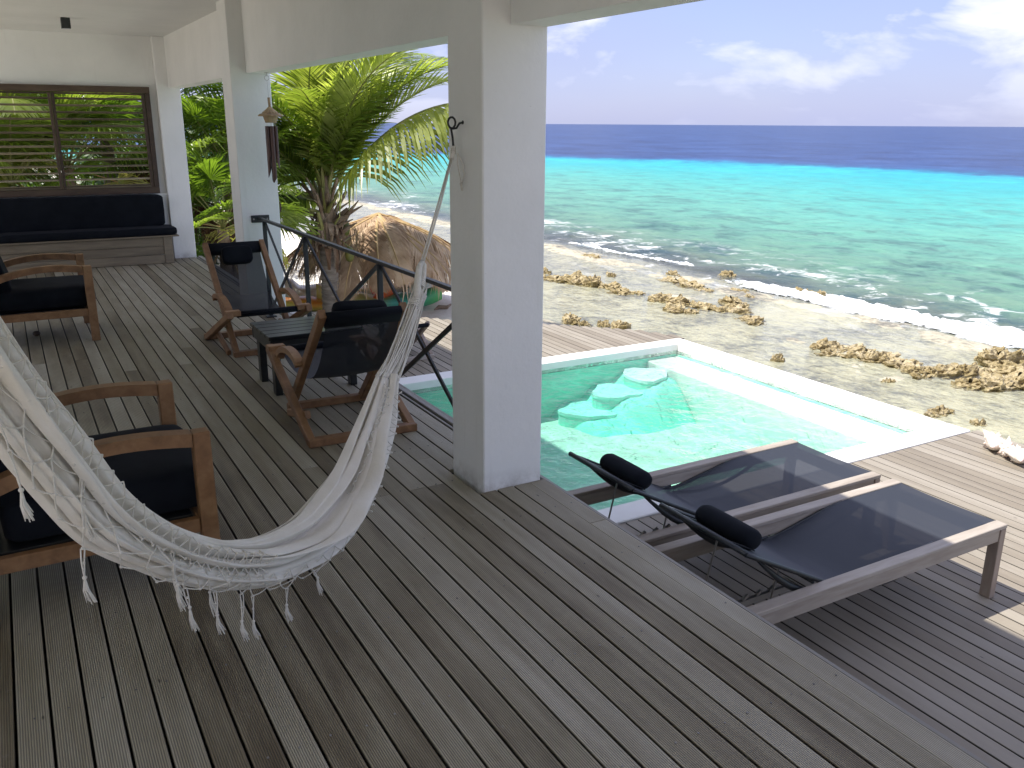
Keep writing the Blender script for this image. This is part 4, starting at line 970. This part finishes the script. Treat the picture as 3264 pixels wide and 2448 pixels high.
# knotted fringe
def cord(mb, a, b, sag=.0, r=.0019, n=5):
    a = Vector(a); b = Vector(b); L = (b-a).length; side = Vector((R.uniform(-1, 1), R.uniform(-1, 1), R.uniform(-1, 1)))*L*.05
    pts = [a.lerp(b, k/n)+Vector((0, 0, -1))*sag*L*sin(pi*k/n)+side*sin(pi*k/n) for k in range(n+1)]
    mb.tube(pts, r, 5, cap=False)
def knot(mb, p, r=.0042):
    mb.lathe([(.0004, -r), (r*.8, -r*.6), (r, 0), (r*.8, r*.6), (.0004, r)], tuple(p), 6)
def tassel(p, L=.065, w_=.011):
    mb = MB(); p = Vector(p); n = 18
    knot(mb, p, .0055)
    for k in range(n):
        a = 2*pi*k/n; rr = w_*(.35+.65*R.random()); l = L*R.uniform(.8, 1.1); e = p+Vector((cos(a)*rr+.008, sin(a)*rr, -l)); m_ = p+Vector((cos(a)*rr*.5, sin(a)*rr*.5, -l*.5))
        mb.tube([p, m_, e], [.0022, .0020, .0009], 4, cap=False)
    hadd2(mb, 'tassel', MT['cord'])
def fringe(t0, u0, u1, nrow, nn, drop, off=.012, tass=(), name='fringe', dt=.07, free=False):
    mb = MB(); nodes = {}
    for j in range(nrow+1):
        for i in range(nn+1):
            u = u0+(u1-u0)*(i+.5*(j % 2)+R.uniform(-.18, .18))/nn
            if u > u1: continue
            t = t0+dt*j+.022*R.uniform(-1, 1)
            base = section(min(u, 1), min(t, .9), off+.004*j)
            p = base
            if j > 1: p = base+Vector((0, 0, -.006*j))
            if free and j > 0:
                top = nodes.get((0, i)) or base
                p = section(min(u, 1), t0, off)+Vector((0, 0, -drop*j*R.uniform(.85, 1.15)))+HN*(.016+.006*j)
                b2 = section(min(u, 1), min(.9, t0+dt*j), off+.006)
                # lie on the cloth while it bulges
                if (b2-HO).dot(HN) > (p-HO).dot(HN): p += HN*((b2-HO).dot(HN)-(p-HO).dot(HN))
            nodes[j, i] = p+Vector((R.uniform(-.004, .004), R.uniform(-.004, .004), R.uniform(-.004, .004)))
    for (j, i), p in nodes.items():
        if j > 0: knot(mb, p)
        for di in ((0, 1) if j % 2 else (-1, 0)):
            q = nodes.get((j+1, i+di))
            if q is not None: cord(mb, p, q, .12 if free else .05)
    hadd2(mb, name, MT['cord'])
    for ti, L1 in tass:
        p = nodes.get((nrow, ti)) or nodes.get((nrow-1, ti))
        if p is None: continue
        m2 = MB(); e = p+Vector((R.uniform(-.01, .01), 0, -L1)); cord(m2, p+Vector((.004, 0, 0)), e, 0, .0019); cord(m2, p-Vector((.004, 0, 0)), e, 0, .0019); knot(m2, p.lerp(e, .5), .004)
        hadd2(m2, 'tassel_cord', MT['cord']); tassel(e, R.uniform(.055, .08))
fringe(.50, .46, .81, 3, 17, .03, off=.010, tass=[(1, .06), (3, .075), (5, .09), (6, .085), (8, .06), (10, .02)], dt=.125)
fringe(.46, .10, .46, 3, 10, .04, off=.014, tass=[(1, .05), (3, .07), (4, .085), (7, .07), (10, .02)], dt=.115)
fringe(.20, .20, .60, 3, 26, .02, off=.020, tass=[(7, .07), (15, .05)], name='top_fringe', dt=.075)
fringe(.16, .76, .97, 4, 13, .02, off=.022, tass=[], name='top_fringe', dt=.075)
for u in (.54, .78): tassel(section(u, .93)+Vector((0, 0, -.02)), .07)
# clew strings to the loop
mb = MB(); end = H3(.325, 1.02)
for k in range(72):
    t = k/71*1.0; a = section(.985, t*.98)
    e = end+HD*R.uniform(-.03, .03)+HN*R.uniform(-.02, .02)+Vector((0, 0, R.uniform(-.03, .03)))
    mid = a.lerp(e, .5)+Vector((R.uniform(-.008, .008), R.uniform(-.008, .008), -.02-.02*R.random()))+HD*R.uniform(-.004, .02)
    mb.tube([a, a.lerp(mid, .5)*1+Vector((0, 0, -.004)), mid, mid.lerp(e, .5)+Vector((0, 0, .0)), e], .0033, 5, cap=False)
hadd2(mb, 'clew_cords', MT['cord'])
def gather(mb, c, ax, r, L, turns=5):
    pts = [c+ax*(L*(i/(turns*10)-.5))+(HN*cos(2*pi*i/10)+ax.cross(HN)*sin(2*pi*i/10))*r for i in range(turns*10+1)]
    mb.tube(pts, .0035, 6)
ax = (H3(.30, 1.10)-H3(.5, .9)).normalized()
mb = MB(); gather(mb, H3(.40, .985), ax, .021, .035, 4); gather(mb, H3(.335, 1.055), ax, .020, .03, 4)
# two thick loop arms above the wrap
for s_ in (-1, 1):
    mb.tube([H3(.39+s_*.0, 1.0, s_*.006), H3(.345+s_*.018, 1.04, 0), H3(.325+s_*.026, 1.09, 0), H3(.312+s_*.022, 1.13, 0), H3(.306, 1.145, 0)], [.013, .016, .015, .013, .010], 8)
hadd2(mb, 'loop', MT['cord'])
mb = MB()
for o_ in (-.005, .005): mb.tube([H3(.306, 1.14, o_), H3(.10, 1.37, o_*1.1), H3(-.052, 1.555, o_*.5)], .0042, 6)
hadd2(mb, 'rope', MT['cord'])
mb = MB(); kp = H3(-.075, 1.585)
mb.tube([H3(-.052, 1.55), kp+Vector((0, 0, -.005)), kp+Vector((0, 0, .02))], .010, 8); gather(mb, kp, Vector((0, 0, 1)), .010, .025, 3)
lp = kp+Vector((.02, 0, -.01))
mb.tube([lp, lp+Vector((-.006, -.012, -.05)), lp+Vector((.006, -.01, -.10)), lp+Vector((.014, -.005, -.135))], .003, 6); mb.tube([lp, lp+Vector((.02, -.012, -.05)), lp+Vector((.028, -.01, -.10)), lp+Vector((.016, -.005, -.135))], .003, 6)
mb.tube([lp+Vector((.012, -.005, -.13)), lp+Vector((.018, -.004, -.165))], [.007, .004], 6)
hadd2(mb, 'rope_knot', MT['cord'])
# far end: rope to the house wall, outside the view
mb = MB(); mb.tube([H3(2.84, 1.83), H3(3.4, 2.1), Vector((-1.6, .45, 2.35))], .006, 6); hadd2(mb, 'rope', MT['cord'])
# wall hook
wh = empty('hammock_hook', (1.81, 3.615, 1.70), label='curled black iron hook on the column holding the hammock rope', cat='hook')
mb = MB(); hk = Vector((1.81, 3.615, 1.70)); e = kp+Vector((0, 0, .012))-hk
cxh = -.055
pts = [Vector((0, 0, .004)), Vector((-.018, 0, .0)), Vector((-.034, -.004, -.02)), Vector((-.048, -.006, -.022))]
for i in range(12):
    a = -.5*pi-2*pi*i/11*1.0; pts.append(Vector((cxh+.020*cos(a), -.006+.0012*i, .002+.024*sin(a))))
pts += [e.lerp(Vector((cxh, 0, -.02)), .5), e]
mb.tube(pts, .0048, 8); mb.lathe([(.009, -.002), (.009, .0)], (0, 0, .004), 10, axis='x'); mb.build('iron_bar', MT['blackmetal'], wh, smooth=True)

# ================================================================== conch shells and odds
def mat_shell():
    m = M('bleached_conch'); v = m.coord('Position'); a = m.noise(v, 22, 4)
    return m.done(m.pbr(m.mix(m.rng(a, .4, .65), (.82, .77, .70), (.70, .52, .42)), .55, m.bump(a, .4, .003)))
MT['shell'] = mat_shell()
def conch(loc, rz, tilt, label, s=1.):
    mb = MB(); rows = []; n = 26; prof = [(-.145, .004), (-.12, .022), (-.08, .048), (-.03, .075), (.01, .085), (.03, .07), (.045, .056), (.06, .04), (.075, .032), (.09, .02), (.105, .012), (.12, .003)]
    for i, (x, r_) in enumerate(prof):
        row = []
        for k in range(n):
            t = 2*pi*k/n; f = 1.0
            if i in (4, 6, 8) and k % 4 == i//2 % 4: f = 1.5 if i == 4 else 1.4
            if 1 < i < 5 and 0 < t < 1.2: f *= 1.35
            row.append((x*s, r_*f*cos(t)*s*.9, (r_*f*sin(t)*.8)*s))
        rows.append(row)
    mb.grid(rows, closed=True)
    for i, (x, r_) in ((4, prof[4]), (6, prof[6]), (8, prof[8])):
        for k in range(8):
            t = 2*pi*k/8+i; d = Vector((0.15, cos(t), sin(t)*.8)).normalized(); b = Vector((x, r_*cos(t)*.80, r_*sin(t)*.68))*s
            mb.tube([b, b+d*.014*s, b+d*.026*s*(1.0 if i == 4 else .7)], [.018*s, .011*s, .003*s], 6)
    o = mb.build('conch_shell', MT['shell'], smooth=True, loc=loc); o.rotation_euler = (tilt, 0, rz)
    tag(o, label, 'shell', 'conch shells on the lower deck'); return o
conch((6.36, 3.63, ZL+.06), radians(25), .3, 'upper white conch shell of the heap on the sunny deck', .92)
conch((6.30, 3.49, ZL+.06), radians(205), 1.2, 'spiky middle conch shell of the heap on the sunny deck', .75)
conch((6.27, 3.38, ZL+.055), radians(35), -.2, 'lowest conch shell of the heap, its pointed end toward the loungers', .88)
conch((6.40, 3.30, ZL+.05), radians(-60), .6, 'conch shell cut off by the right edge of the picture', .9)
mb = MB(); pillow_mesh(mb, -.03, .03, -.028, .028, 0, .042, .9, 8, .9); o = mb.build('snail_shell', simple('brown_shell', (.03, .02, .012), (.07, .05, .03)), smooth=True, loc=(.075, 8.02, 0)); tag(o, 'small round brown shell on the deck boards under the farther armchair', 'shell')
mb = MB(); mb.tube([(-.22, .0, .02), (-.1, .03, .06), (.05, -.02, .05), (.22, .06, .10)], [.01, .045, .04, .008], 7); o = mb.build('driftwood', MT['husk'], loc=(7.35, 15.6, ground_z(7.35, 15.6)-.01)); tag(o, 'small brown piece of driftwood on the bright sand', 'driftwood')

# ================================================================== palms
def frond_mesh(L, nleaf, leaflen, droop, mat, ribmat, seed, hang=.5, base=.10, width=.022, curve=None, spread=1.0):
    """pinnate frond along +X from the origin, arching in XZ. returns mesh"""
    r = random.Random(seed); mb = MB(); pts = []; x = z = 0; a = curve or .9
    n = 26; ang = a
    for i in range(n+1):
        pts.append(Vector((x, .04*L*sin(i/n*2+seed)*i/n, z))); x += cos(ang)*L/n; z += sin(ang)*L/n; ang -= droop/n*(.5+1.2*i/n)
    mb.tube(pts, [.022*(1-i/n)+.004 for i in range(n+1)], 6, mi=1)
    for k in range(nleaf):
        f = base+(1-base)*(k+.5)/nleaf; x_ = f*n; i = min(n-1, int(x_)); p = pts[i].lerp(pts[i+1], x_-i); d = (pts[i+1]-pts[i]).normalized(); upv = Vector((0, 1, 0)).cross(d)*-1
        if upv.z < 0: upv = -upv
        prof = (sin(pi*min(1, f*.86+.16))**.6)
        for s_ in (-1, 1):
            l = leaflen*prof*r.uniform(.88, 1.08); sweep = .45+.75*f+r.uniform(-.08, .08)
            dirv = (Vector((0, s_, 0))*cos(sweep*.6)*spread+d*sin(sweep)+upv*(.35*(1-hang)+r.uniform(-.08, .08))).normalized()
            q = p; w_ = width*r.uniform(.8, 1.1); segs = 4; prev = None; wd = d.cross(dirv).cross(dirv).normalized()
            wd = (d-dirv*d.dot(dirv)).normalized()
            vs = []
            for j in range(segs+1):
                ww = w_*(.55+.9*sin(pi*min(1, j/segs*.9+.1)))*.5*(1 if j < segs else .15)
                vs += [q+wd*ww, q-wd*ww]
                dirv = (dirv+Vector((0, 0, -1))*hang*(.22+.25*j/segs)*r.uniform(.8, 1.2)).normalized(); q = q+dirv*l/segs
            mb.add(vs, [(2*j, 2*j+1, 2*j+3, 2*j+2) for j in range(segs)], 0)
    return mb.mesh('frond', [mat, ribmat])
def place(me, name, parent, loc, az, tilt=0, roll=0, sc=1.):
    o = obj(name, me, parent, loc); o.rotation_mode = 'XYZ'
    o.rotation_euler = (roll, -tilt, az); o.scale = (sc, sc, sc); return o
def palm_trunk(mb, h, r0, r1, lean=(0, 0), rings=40, seed=1):
    rr = random.Random(seed); rows = []
    for i in range(rings*3+1):
        u = i/(rings*3); z = h*u; r_ = r0+(r1-r0)*u+ .04*r0*exp(-u*6); r_ *= 1+.05*(1 if i % 3 == 0 else -.4)+rr.uniform(-.012, .012)
        if u < .12: r_ *= 1+.5*(1-u/.12)**2
        rows.append([(lean[0]*u*u*h+r_*cos(2*pi*k/20), lean[1]*u*u*h+r_*sin(2*pi*k/20), z+.01*sin(k*1.3)) for k in range(20)])
    mb.grid(rows, closed=True)
# coconut palm in front of the beach
PX, PY = 4.98, 15.45; PZ = -2.0
cp = empty('coconut_palm', (PX, PY, PZ), label='short coconut palm with a ringed grey trunk and sweeping fronds in front of the palapa', cat='palm tree')
mb = MB(); palm_trunk(mb, 1.75, .165, .150, (.0, 0), 22); mb.build('trunk', MT['bark'], cp, smooth=True)
mb = MB(); rows = []
for i in range(14):
    u = i/13; rows.append([((.15-.055*u+.02*sin(k*2.1+i))*cos(2*pi*k/14), (.15-.055*u+.02*sin(k*2.1+i))*sin(2*pi*k/14), 1.65+1.15*u) for k in range(14)])
mb.grid(rows, closed=True); mb.build('crown_shaft', MT['husk'], cp, smooth=True)
# cut leaf stalks and husks
for k in range(40):
    a = R.uniform(0, 2*pi); z = R.uniform(1.45, 2.3); l = R.uniform(.35, .8); tl = R.uniform(.35, 1.15); w_ = R.uniform(.025, .06)
    d = Vector((cos(a)*cos(tl), sin(a)*cos(tl), sin(tl))); b = Vector((cos(a)*.11, sin(a)*.11, z))
    mb = MB(); mb.tube([b, b+d*l*.5, b+d*l+Vector((0, 0, -.03))], [w_, w_*.75, .008 if k % 3 else w_*.6], 6); mb.build('leaf_stalk', R.choice([MT['husk'], MT['rib'], MT['husk']]), cp)
for k in range(44):
    a = R.uniform(0, 2*pi); z = R.uniform(1.55, 2.2); r_ = .15; b = Vector((cos(a)*r_, sin(a)*r_, z)); o_ = Vector((cos(a), sin(a), 0)); s_ = Vector((-sin(a), cos(a), 0)); l = R.uniform(.25, .62); w_ = R.uniform(.035, .09)
    mb = MB(); rows = []
    for i in range(6):
        u = i/5; c_ = b+o_*(.10*sin(u*2.6)+.05*u)+Vector((0, 0, .10*sin(u*3)-l*u)); ww = w_*(1-u*.7); rows.append([c_-s_*ww, c_+o_*.02*sin(i*2), c_+s_*ww])
    mb.grid(rows); mb.build('husk', MT['brownleaf'] if k % 2 else MT['husk'], cp)
for (dx, dy, z) in ((.32, -.22, 1.42), (.20, .18, 1.98), (.36, .05, 1.86), (-.30, .1, 1.7)):
    mb = MB(); pillow_mesh(mb, dx-.085, dx+.085, dy-.085, dy+.085, z-.15, z+.13, .85, 10, .95); mb.tube([(dx, dy, z+.12), (dx*.4, dy*.4, z+.3)], .012, 6); mb.build('coconut', MT['coconut'], cp, smooth=True)
F = [frond_mesh(2.9, 84, .85, 1.55, MT['frond'], MT['rib'], 1, .50, .16, .019, 1.12), frond_mesh(2.7, 80, .88, 1.9, MT['frond'], MT['rib'], 2, .75, .16, .020, 1.0), frond_mesh(2.8, 84, .78, 1.2, MT['frond2'], MT['rib'], 3, .32, .18, .019, 1.3)]
FY = frond_mesh(3.3, 92, 1.05, 1.5, MT['frond_y'], MT['rib'], 4, 1.15, .16, .030, .98)
FD = frond_mesh(2.2, 50, .60, 2.3, MT['frond'], MT['rib'], 5, .95, .2, .034, .55)
topz = 2.36
# azimuths: camera lies towards azimuth -108 deg from the palm; image right is azimuth -18..-28
az_r = -24
for me, az, tl, ro, sc in (
    (FY, az_r-26, -.10, .0, 1.10),
    (F[0], az_r+180+8, .10, .2, 1.0), (F[2], az_r+180-18, .28, .0, 1.0), (F[0], az_r+180+38, .05, -.1, .95), (F[1], az_r+180-40, .0, .1, .95),
    (F[2], az_r+128, .15, .1, 1.05), (F[2], az_r+95, .18, -.1, 1.05), (F[2], az_r+62, .12, .2, 1.0), (F[0], az_r+30, .10, .0, 1.0), (F[2], az_r-2, .22, .3, 1.05),
    (F[2], az_r-60, .35, .1, .9), (F[0], az_r-100, .35, .0, .75), (F[1], az_r-145, .10, .3, .85), (F[1], az_r+150, -.1, .0, .9), (F[2], az_r+20, .42, .0, .9), (F[0], az_r+10, .20, .15, 1.05), (F[2], az_r-12, -.15, -.1, 1.05), (F[2], az_r+14, -.28, .1, 1.1), (F[2], az_r-38, -.05, .0, 1.0), (F[0], az_r+44, .22, .1, 1.1), (F[2], az_r+170, .3, .2, 1.0), (F[2], az_r+150, .45, .0, .9)):
    place(me, 'frond', cp, (0, 0, topz-.30*R.random()), radians(az), tl+.12, ro, sc*1.32)
for az in (az_r+175, az_r+205, az_r+150, az_r+215, az_r+120): place(FD, 'frond', cp, (0, 0, 2.25), radians(az), 0, R.uniform(-.2, .2), R.uniform(.8, 1))

# fan palms
def fan_mesh(mat, ribmat, rad, nseg, seed, droop=.35, petiole=.8, arc=2.0):
    r = random.Random(seed); mb = MB()
    pts = [Vector((petiole*i/6, 0, .10*petiole*sin(i/6*1.5))) for i in range(7)]; mb.tube(pts, .010, 5, mi=1); c = pts[-1]
    for k in range(nseg):
        a = -arc+2*arc*k/(nseg-1); l = rad*(1-.18*abs(a/arc)**2)*r.uniform(.93, 1.05); d = Vector((cos(a), sin(a), .10*((k % 2)*2-1)*.3)); sd = Vector((-sin(a), cos(a), 0)); da = 2*arc/(nseg-1)
        vs = []; tips = 6; z = 0
        for j in range(tips+1):
            u = j/tips; p = c+d*l*u+Vector((0, 0, -droop*l*u**2.6*r.uniform(.7, 1.4)+.12*l*sin(u*1.5)))
            ww = min(tan_(da/2)*l*u*1.05, tan_(da/2)*l*.62)*(1 if u < .62 else max(.03, (1-u)/.38))
            vs += [p-sd*ww+Vector((0, 0, .012*u)), p-Vector((0, 0, .008*u)), p+sd*ww+Vector((0, 0, .012*u))]
        mb.add(vs, [(3*j, 3*j+1, 3*j+4, 3*j+3) for j in range(tips)]+[(3*j+1, 3*j+2, 3*j+5, 3*j+4) for j in range(tips)], 0)
    return mb.mesh('fan_leaf', [mat, ribmat])
def tan_(x): return math.tan(x)
FM = [fan_mesh(MT['fan'], MT['rib'], .62, 34, 1), fan_mesh(MT['fan'], MT['rib'], .55, 30, 2, .6), fan_mesh(MT['fan'], MT['rib'], .66, 36, 3, .2)]
FMY = [fan_mesh(MT['fan_y'], MT['ribdry'], .58, 32, 4, .45)]
FMB = fan_mesh(MT['brownleaf'], MT['ribdry'], .5, 26, 5, 1.3)
def fan_palm(x, y, z, h, n, label, seed, yellow=0, sc=1., trunk=True):
    r = random.Random(seed); t = empty('fan_palm', (x, y, z), label=label, cat='palm tree', group='fan palms in the garden behind the veranda')
    mb = MB(); palm_trunk(mb, h, .10, .085, (0, 0), 14, seed); mb.build('trunk', MT['husk'], t, smooth=True)
    for k in range(n):
        az = k*2.4+seed; el = 1.25-1.55*(k/n)+r.uniform(-.12, .12)
        me = r.choice(FM) if k < n-yellow else FMY[0]
        o = place(me, 'fan_leaf', t, (0, 0, h-.05+.1*r.random()), az, el, r.uniform(-.5, .5), sc*r.uniform(.85, 1.15))
    for k in range(5): place(FMB, 'dead_leaf', t, (0, 0, h-.15), r.uniform(0, 6.3), -.7-r.random()*.5, r.uniform(-.4, .4), sc*.9)
    return t
fan_palm(2.9, 14.2, -1.25, 1.35, 22, 'fan palm between the two left columns with one bright yellow lower leaf', 1, 3, 1.0)
fan_palm(3.35, 15.6, -1.3, 2.3, 22, 'taller fan palm behind the one with the yellow leaf', 2, 0, 1.1)
fan_palm(2.35, 16.4, -1.2, 3.0, 20, 'tall fan palm seen at the top between the left columns', 3, 0, 1.15)
fan_palm(.9, 15.2, -1.2, 2.2, 20, 'fan palm behind the right half of the louvred window', 4, 1, 1.1)
fan_palm(-.2, 16.8, -1.2, 2.4, 20, 'fan palm behind the left part of the louvred window', 5, 2, 1.1)
fan_palm(4.0, 17.8, -1.6, 2.2, 18, 'fan palm half hidden behind the coconut palm', 6, 0, 1.1)
def feather_palm(x, y, z, h, label, seed, az0=0, n=12, mats=None):
    r = random.Random(seed); t = empty('feather_palm', (x, y, z), label=label, cat='palm tree', group='feather palms behind the louvred window')
    mb = MB(); palm_trunk(mb, h, .13, .11, (0, 0), 14, seed); mb.build('trunk', MT['bark'], t, smooth=True)
    for k in range(n):
        place(r.choice(F), 'frond', t, (0, 0, h), az0+k*2*pi/n+r.uniform(-.2, .2), r.uniform(-.25, .35), r.uniform(-.3, .3), r.uniform(.75, .95))
    return t
feather_palm(.1, 14.6, -1.2, 2.0, 'feathery palm right behind the middle of the louvred window', 3)
feather_palm(1.7, 17.5, -1.2, 2.6, 'feathery palm behind the right column of the window', 4)
t = feather_palm(-1.0, 15.6, -1.2, 1.4, 'yellowing feathery palm at the left end of the window', 5, 1.0)
place(FY, 'frond', t, (0, 0, 1.9), .35, .05, .3, .95); place(FY, 'frond', t, (0, 0, 1.7), -.2, .1, .0, .8); place(FY, 'frond', t, (0, 0, 2.2), .8, .2, .0, .7)
for q_, (az, zz) in enumerate(((-.5, 1.5), (.1, 2.3), (.5, 2.6), (-.2, 2.5), (.2, 1.3))): place(FY if q_ % 2 else F[2], 'frond', t, (.0, -.6, zz), az, .25, .2, .85)
# shrub mass far behind
def leaf_cloud(name, boxes, n, size, mat, seed):
    r = random.Random(seed); mb = MB()
    for _ in range(n):
        x0, x1, y0, y1, z0, z1 = r.choice(boxes); c = Vector((r.uniform(x0, x1), r.uniform(y0, y1), z0+(z1-z0)*r.random()**1.1))
        if noise.noise(c*.9) < -.42: continue
        a = Vector((r.gauss(0, 1), r.gauss(0, 1), r.gauss(0, .6))).normalized(); b = a.orthogonal().normalized()*.35; s_ = size*r.uniform(.6, 1.4)
        mb.add([c-a*s_, c+b*s_, c+a*s_, c-b*s_], [(0, 1, 2, 3)])
    return tag(mb.build(name, mat), kind='stuff')
leaf_cloud('garden_shrubs', [(-6, 5.2, 21, 26, -1.4, 2.2), (-8, 1, 22, 27, -1.4, 2.6), (1.5, 4.0, 20, 22, -1.4, 1.2), (-4, 3.5, 18.5, 20, -1.3, .6)], 60000, .095, MT['shrub'], 5)
# leaf litter
mb = MB(); r = random.Random(3)
for _ in range(900):
    x = r.uniform(1.2, 4.0); y = r.uniform(12.4, 17); z = ground_z(x, y)+.02+.04*r.random(); a = r.uniform(0, 6.3); l = r.uniform(.03, .12); w_ = r.uniform(.01, .03)
    d = Vector((cos(a), sin(a), r.uniform(-.3, .3))); s_ = Vector((-sin(a), cos(a), r.uniform(-.3, .3))); c = Vector((x, y, z)); mb.add([c-d*l, c+s_*w_, c+d*l, c-s_*w_], [(0, 1, 2, 3)])
tag(mb.build('leaf_litter', MT['brownleaf']), kind='stuff')
for (x, y, s_, lb) in ((2.9, 13.2, .16, 'pale stone on the soil beyond the farthest column'), (3.25, 13.7, .11, 'smaller pale stone beside the fan palm')):
    mb = MB(); pillow_mesh(mb, -s_, s_, -s_*.8, s_*.8, -.05, s_*.7, .8, 8, .8); o = mb.build('garden_stone', simple('pale_stone', (.35, .31, .26), (.48, .44, .38)), smooth=True, loc=(x, y, -1.27)); tag(o, lb, 'stone')

# ================================================================== palapa
QX, QY = 6.45, 16.68; QZ = ground_z(QX, QY)
pal = empty('palapa', (QX, QY, QZ), label='thatched palm leaf parasol on wooden posts over the kayaks', cat='parasol')
mb = MB(); mb.tube([(0, 0, -.2), (0, 0, 1.75)], .055, 10); mb.build('post', MT['postwood'], pal, smooth=True)
mb = MB(); mb.tube([(.45, -.1, -.2), (.45, -.1, 1.55)], .04, 10); mb.build('post', MT['postwood'], pal, smooth=True)
D1 = [frond_mesh(1.75, 90, .50, .75, MT['dry'], MT['ribdry'], 11, .75, .03, .016, -.22, .8), frond_mesh(1.7, 84, .55, .95, MT['dry'], MT['ribdry'], 12, .9, .03, .016, -.18, .8), frond_mesh(1.6, 90, .48, .6, MT['dry'], MT['ribdry'], 13, .6, .03, .017, -.3, .8)]
APZ = 1.80
for k in range(34):
    place(D1[k % 3], 'thatch_frond', pal, (0, 0, APZ-.05+.05*(k % 3)), 2*pi*k/15+R.uniform(-.12, .12)+.2*(k > 14), R.uniform(-.05, .08), R.uniform(-.15, .15), R.uniform(1.22, 1.45))
mb = MB(); rows = []
for i in range(6):
    u = i/5; rows.append([((.03+1.05*u)*cos(2*pi*k/36), (.03+1.05*u)*sin(2*pi*k/36), APZ-.16-.62*u+.02*sin(k*3.1+i)) for k in range(36)])
mb.grid(rows, closed=True); mb.build('thatch_base', MT['dry'], pal)
# fringe of hanging strips
mb = MB(); r = random.Random(8)
for k in range(620):
    a = r.uniform(0, 2*pi); rr = r.uniform(1.0, 1.85); z = APZ-.30-.42*rr*.8+r.uniform(-.05, .05); l = r.uniform(.25, .62); p = Vector((rr*cos(a), rr*sin(a), z)); o_ = Vector((cos(a), sin(a), 0)); s_ = Vector((-sin(a), cos(a), 0))*r.uniform(.006, .013); q = p+o_*r.uniform(.02, .14)+Vector((0, 0, -l*.45)); e = q+Vector((r.uniform(-.05, .05), r.uniform(-.05, .05), -l*.55))
    mb.add([p-s_, p+s_, q-s_, q+s_, e], [(0, 1, 3, 2), (2, 3, 4)])
mb.build('hanging_strips', MT['dry'], pal, kind='stuff')

# kayaks
def mat_grad(name, stops, ax=0, lo=-1.6, hi=1.6, rough=.35):
    m = M(name); v = m.coord(); sp = m.n('ShaderNodeSeparateXYZ'); m.l(v, sp.inputs[0]); nz = m.noise(v, 1.5, 3)
    f = m.rng(m.math('ADD', sp.outputs[ax], m.math('MULTIPLY', m.math('SUBTRACT', nz, .5), .5)), lo, hi); return m.done(m.pbr(m.ramp(f, stops), rough))
def kayak(L, W, Hh, mat, name='kayak'):
    mb = MB(); rows = []; n = 30
    for i in range(n+1):
        u = -1+2*i/n; w_ = W/2*max(.02, (1-abs(u)**2.4))**.8; h = Hh*(.75+.35*u*u); z0 = Hh*.55*abs(u)**4
        row = []
        for k in range(18):
            t = 2*pi*k/18; y = w_*cos(t); z = z0+Hh*.5+(Hh*.5)*sin(t)*(1 if sin(t) < 0 else 1.0)
            if sin(t) > .3 and abs(u) < .72: z -= Hh*.32*(1-abs(cos(t))**2)*(.6+.4*cos(u*9))
            row.append((u*L/2, y, z))
        rows.append(row)
    mb.grid(rows, closed=True); return mb
k1 = empty('kayak', (5.35, 16.75, ground_z(5.35, 16.75)), radians(-22), label='orange and yellow sit-on kayak lying on the sand left of the palm trunk', cat='kayak', group='kayaks on the sand')
kayak(2.6, .68, .30, None).build('hull', mat_grad('orange_yellow_plastic', [(0, (.75, .16, .03)), (.45, (.80, .42, .06)), (.62, (.75, .62, .14)), (1, (.55, .60, .15))], 2, .28, .0), k1, smooth=True)
mb = MB(); mb.cbox(.2, .5, -.12, .12, .20, .24, .01); mb.build('seat', MT['blackmetal'], k1)
k2 = empty('kayak', (6.28, 16.35, ground_z(6.28, 16.35)), radians(-26), label='yellow and green sit-on kayak lying under the palapa', cat='kayak', group='kayaks on the sand')
kayak(2.5, .70, .34, None).build('hull', mat_grad('green_yellow_plastic', [(0, (.66, .60, .18)), (.4, (.55, .60, .22)), (.62, (.10, .48, .38)), (.8, (.05, .38, .30)), (1, (.12, .50, .14))], 0, -1.2, 1.3), k2, smooth=True)
mb = MB(); mb.tube([(.9, .22, .33), (1.0, .2, .36), (1.05, .1, .33)], .01, 6); mb.build('handle', MT['blackmetal'], k2)
sbd = empty('rowing_dinghy', (6.1, 17.35, ground_z(6.1, 17.35)), radians(-24), label='white hull lying behind the coloured kayaks', cat='boat')
kayak(3.4, .8, .42, None).build('hull', simple('white_gelcoat', (.62, .66, .62), (.72, .75, .71), 3, .4), sbd, smooth=True)
pd = MB(); pd.add([(-.05, 0, 0), (.05, 0, 0), (.09, .0, .5), (.06, 0, .66), (-.02, 0, .66), (-.05, 0, .5), (-.05, .02, 0), (.05, .02, 0), (.09, .02, .5), (.06, .02, .66), (-.02, .02, .66), (-.05, .02, .5)],
    [(0, 1, 2, 3, 4, 5), (11, 10, 9, 8, 7, 6)]+[(i, i+6, 6+(i+1) % 6, (i+1) % 6) for i in range(6)])
pd.tube([(.0, .01, 0), (.15, .01, -.55)], .016, 8); o = pd.build('paddle', simple('red_plastic', (.38, .03, .025), (.45, .05, .04), 5, .4), loc=(5.95, 15.75, ground_z(5.95, 15.75)+.42), recalc=True); o.rotation_euler = (0, radians(-22), radians(-20)); tag(o, 'red paddle blade leaning on the yellow kayak', 'paddle')
mb = MB(); pillow_mesh(mb, -.16, .16, -.14, .14, -.05, .16, .8, 8, .8); o = mb.build('beach_stone', simple('grey_stone', (.22, .20, .17), (.33, .30, .26)), smooth=True, loc=(5.9, 18.9, ground_z(5.9, 18.9))); tag(o, 'dark stone on the sand behind the coconut palm trunk', 'stone')
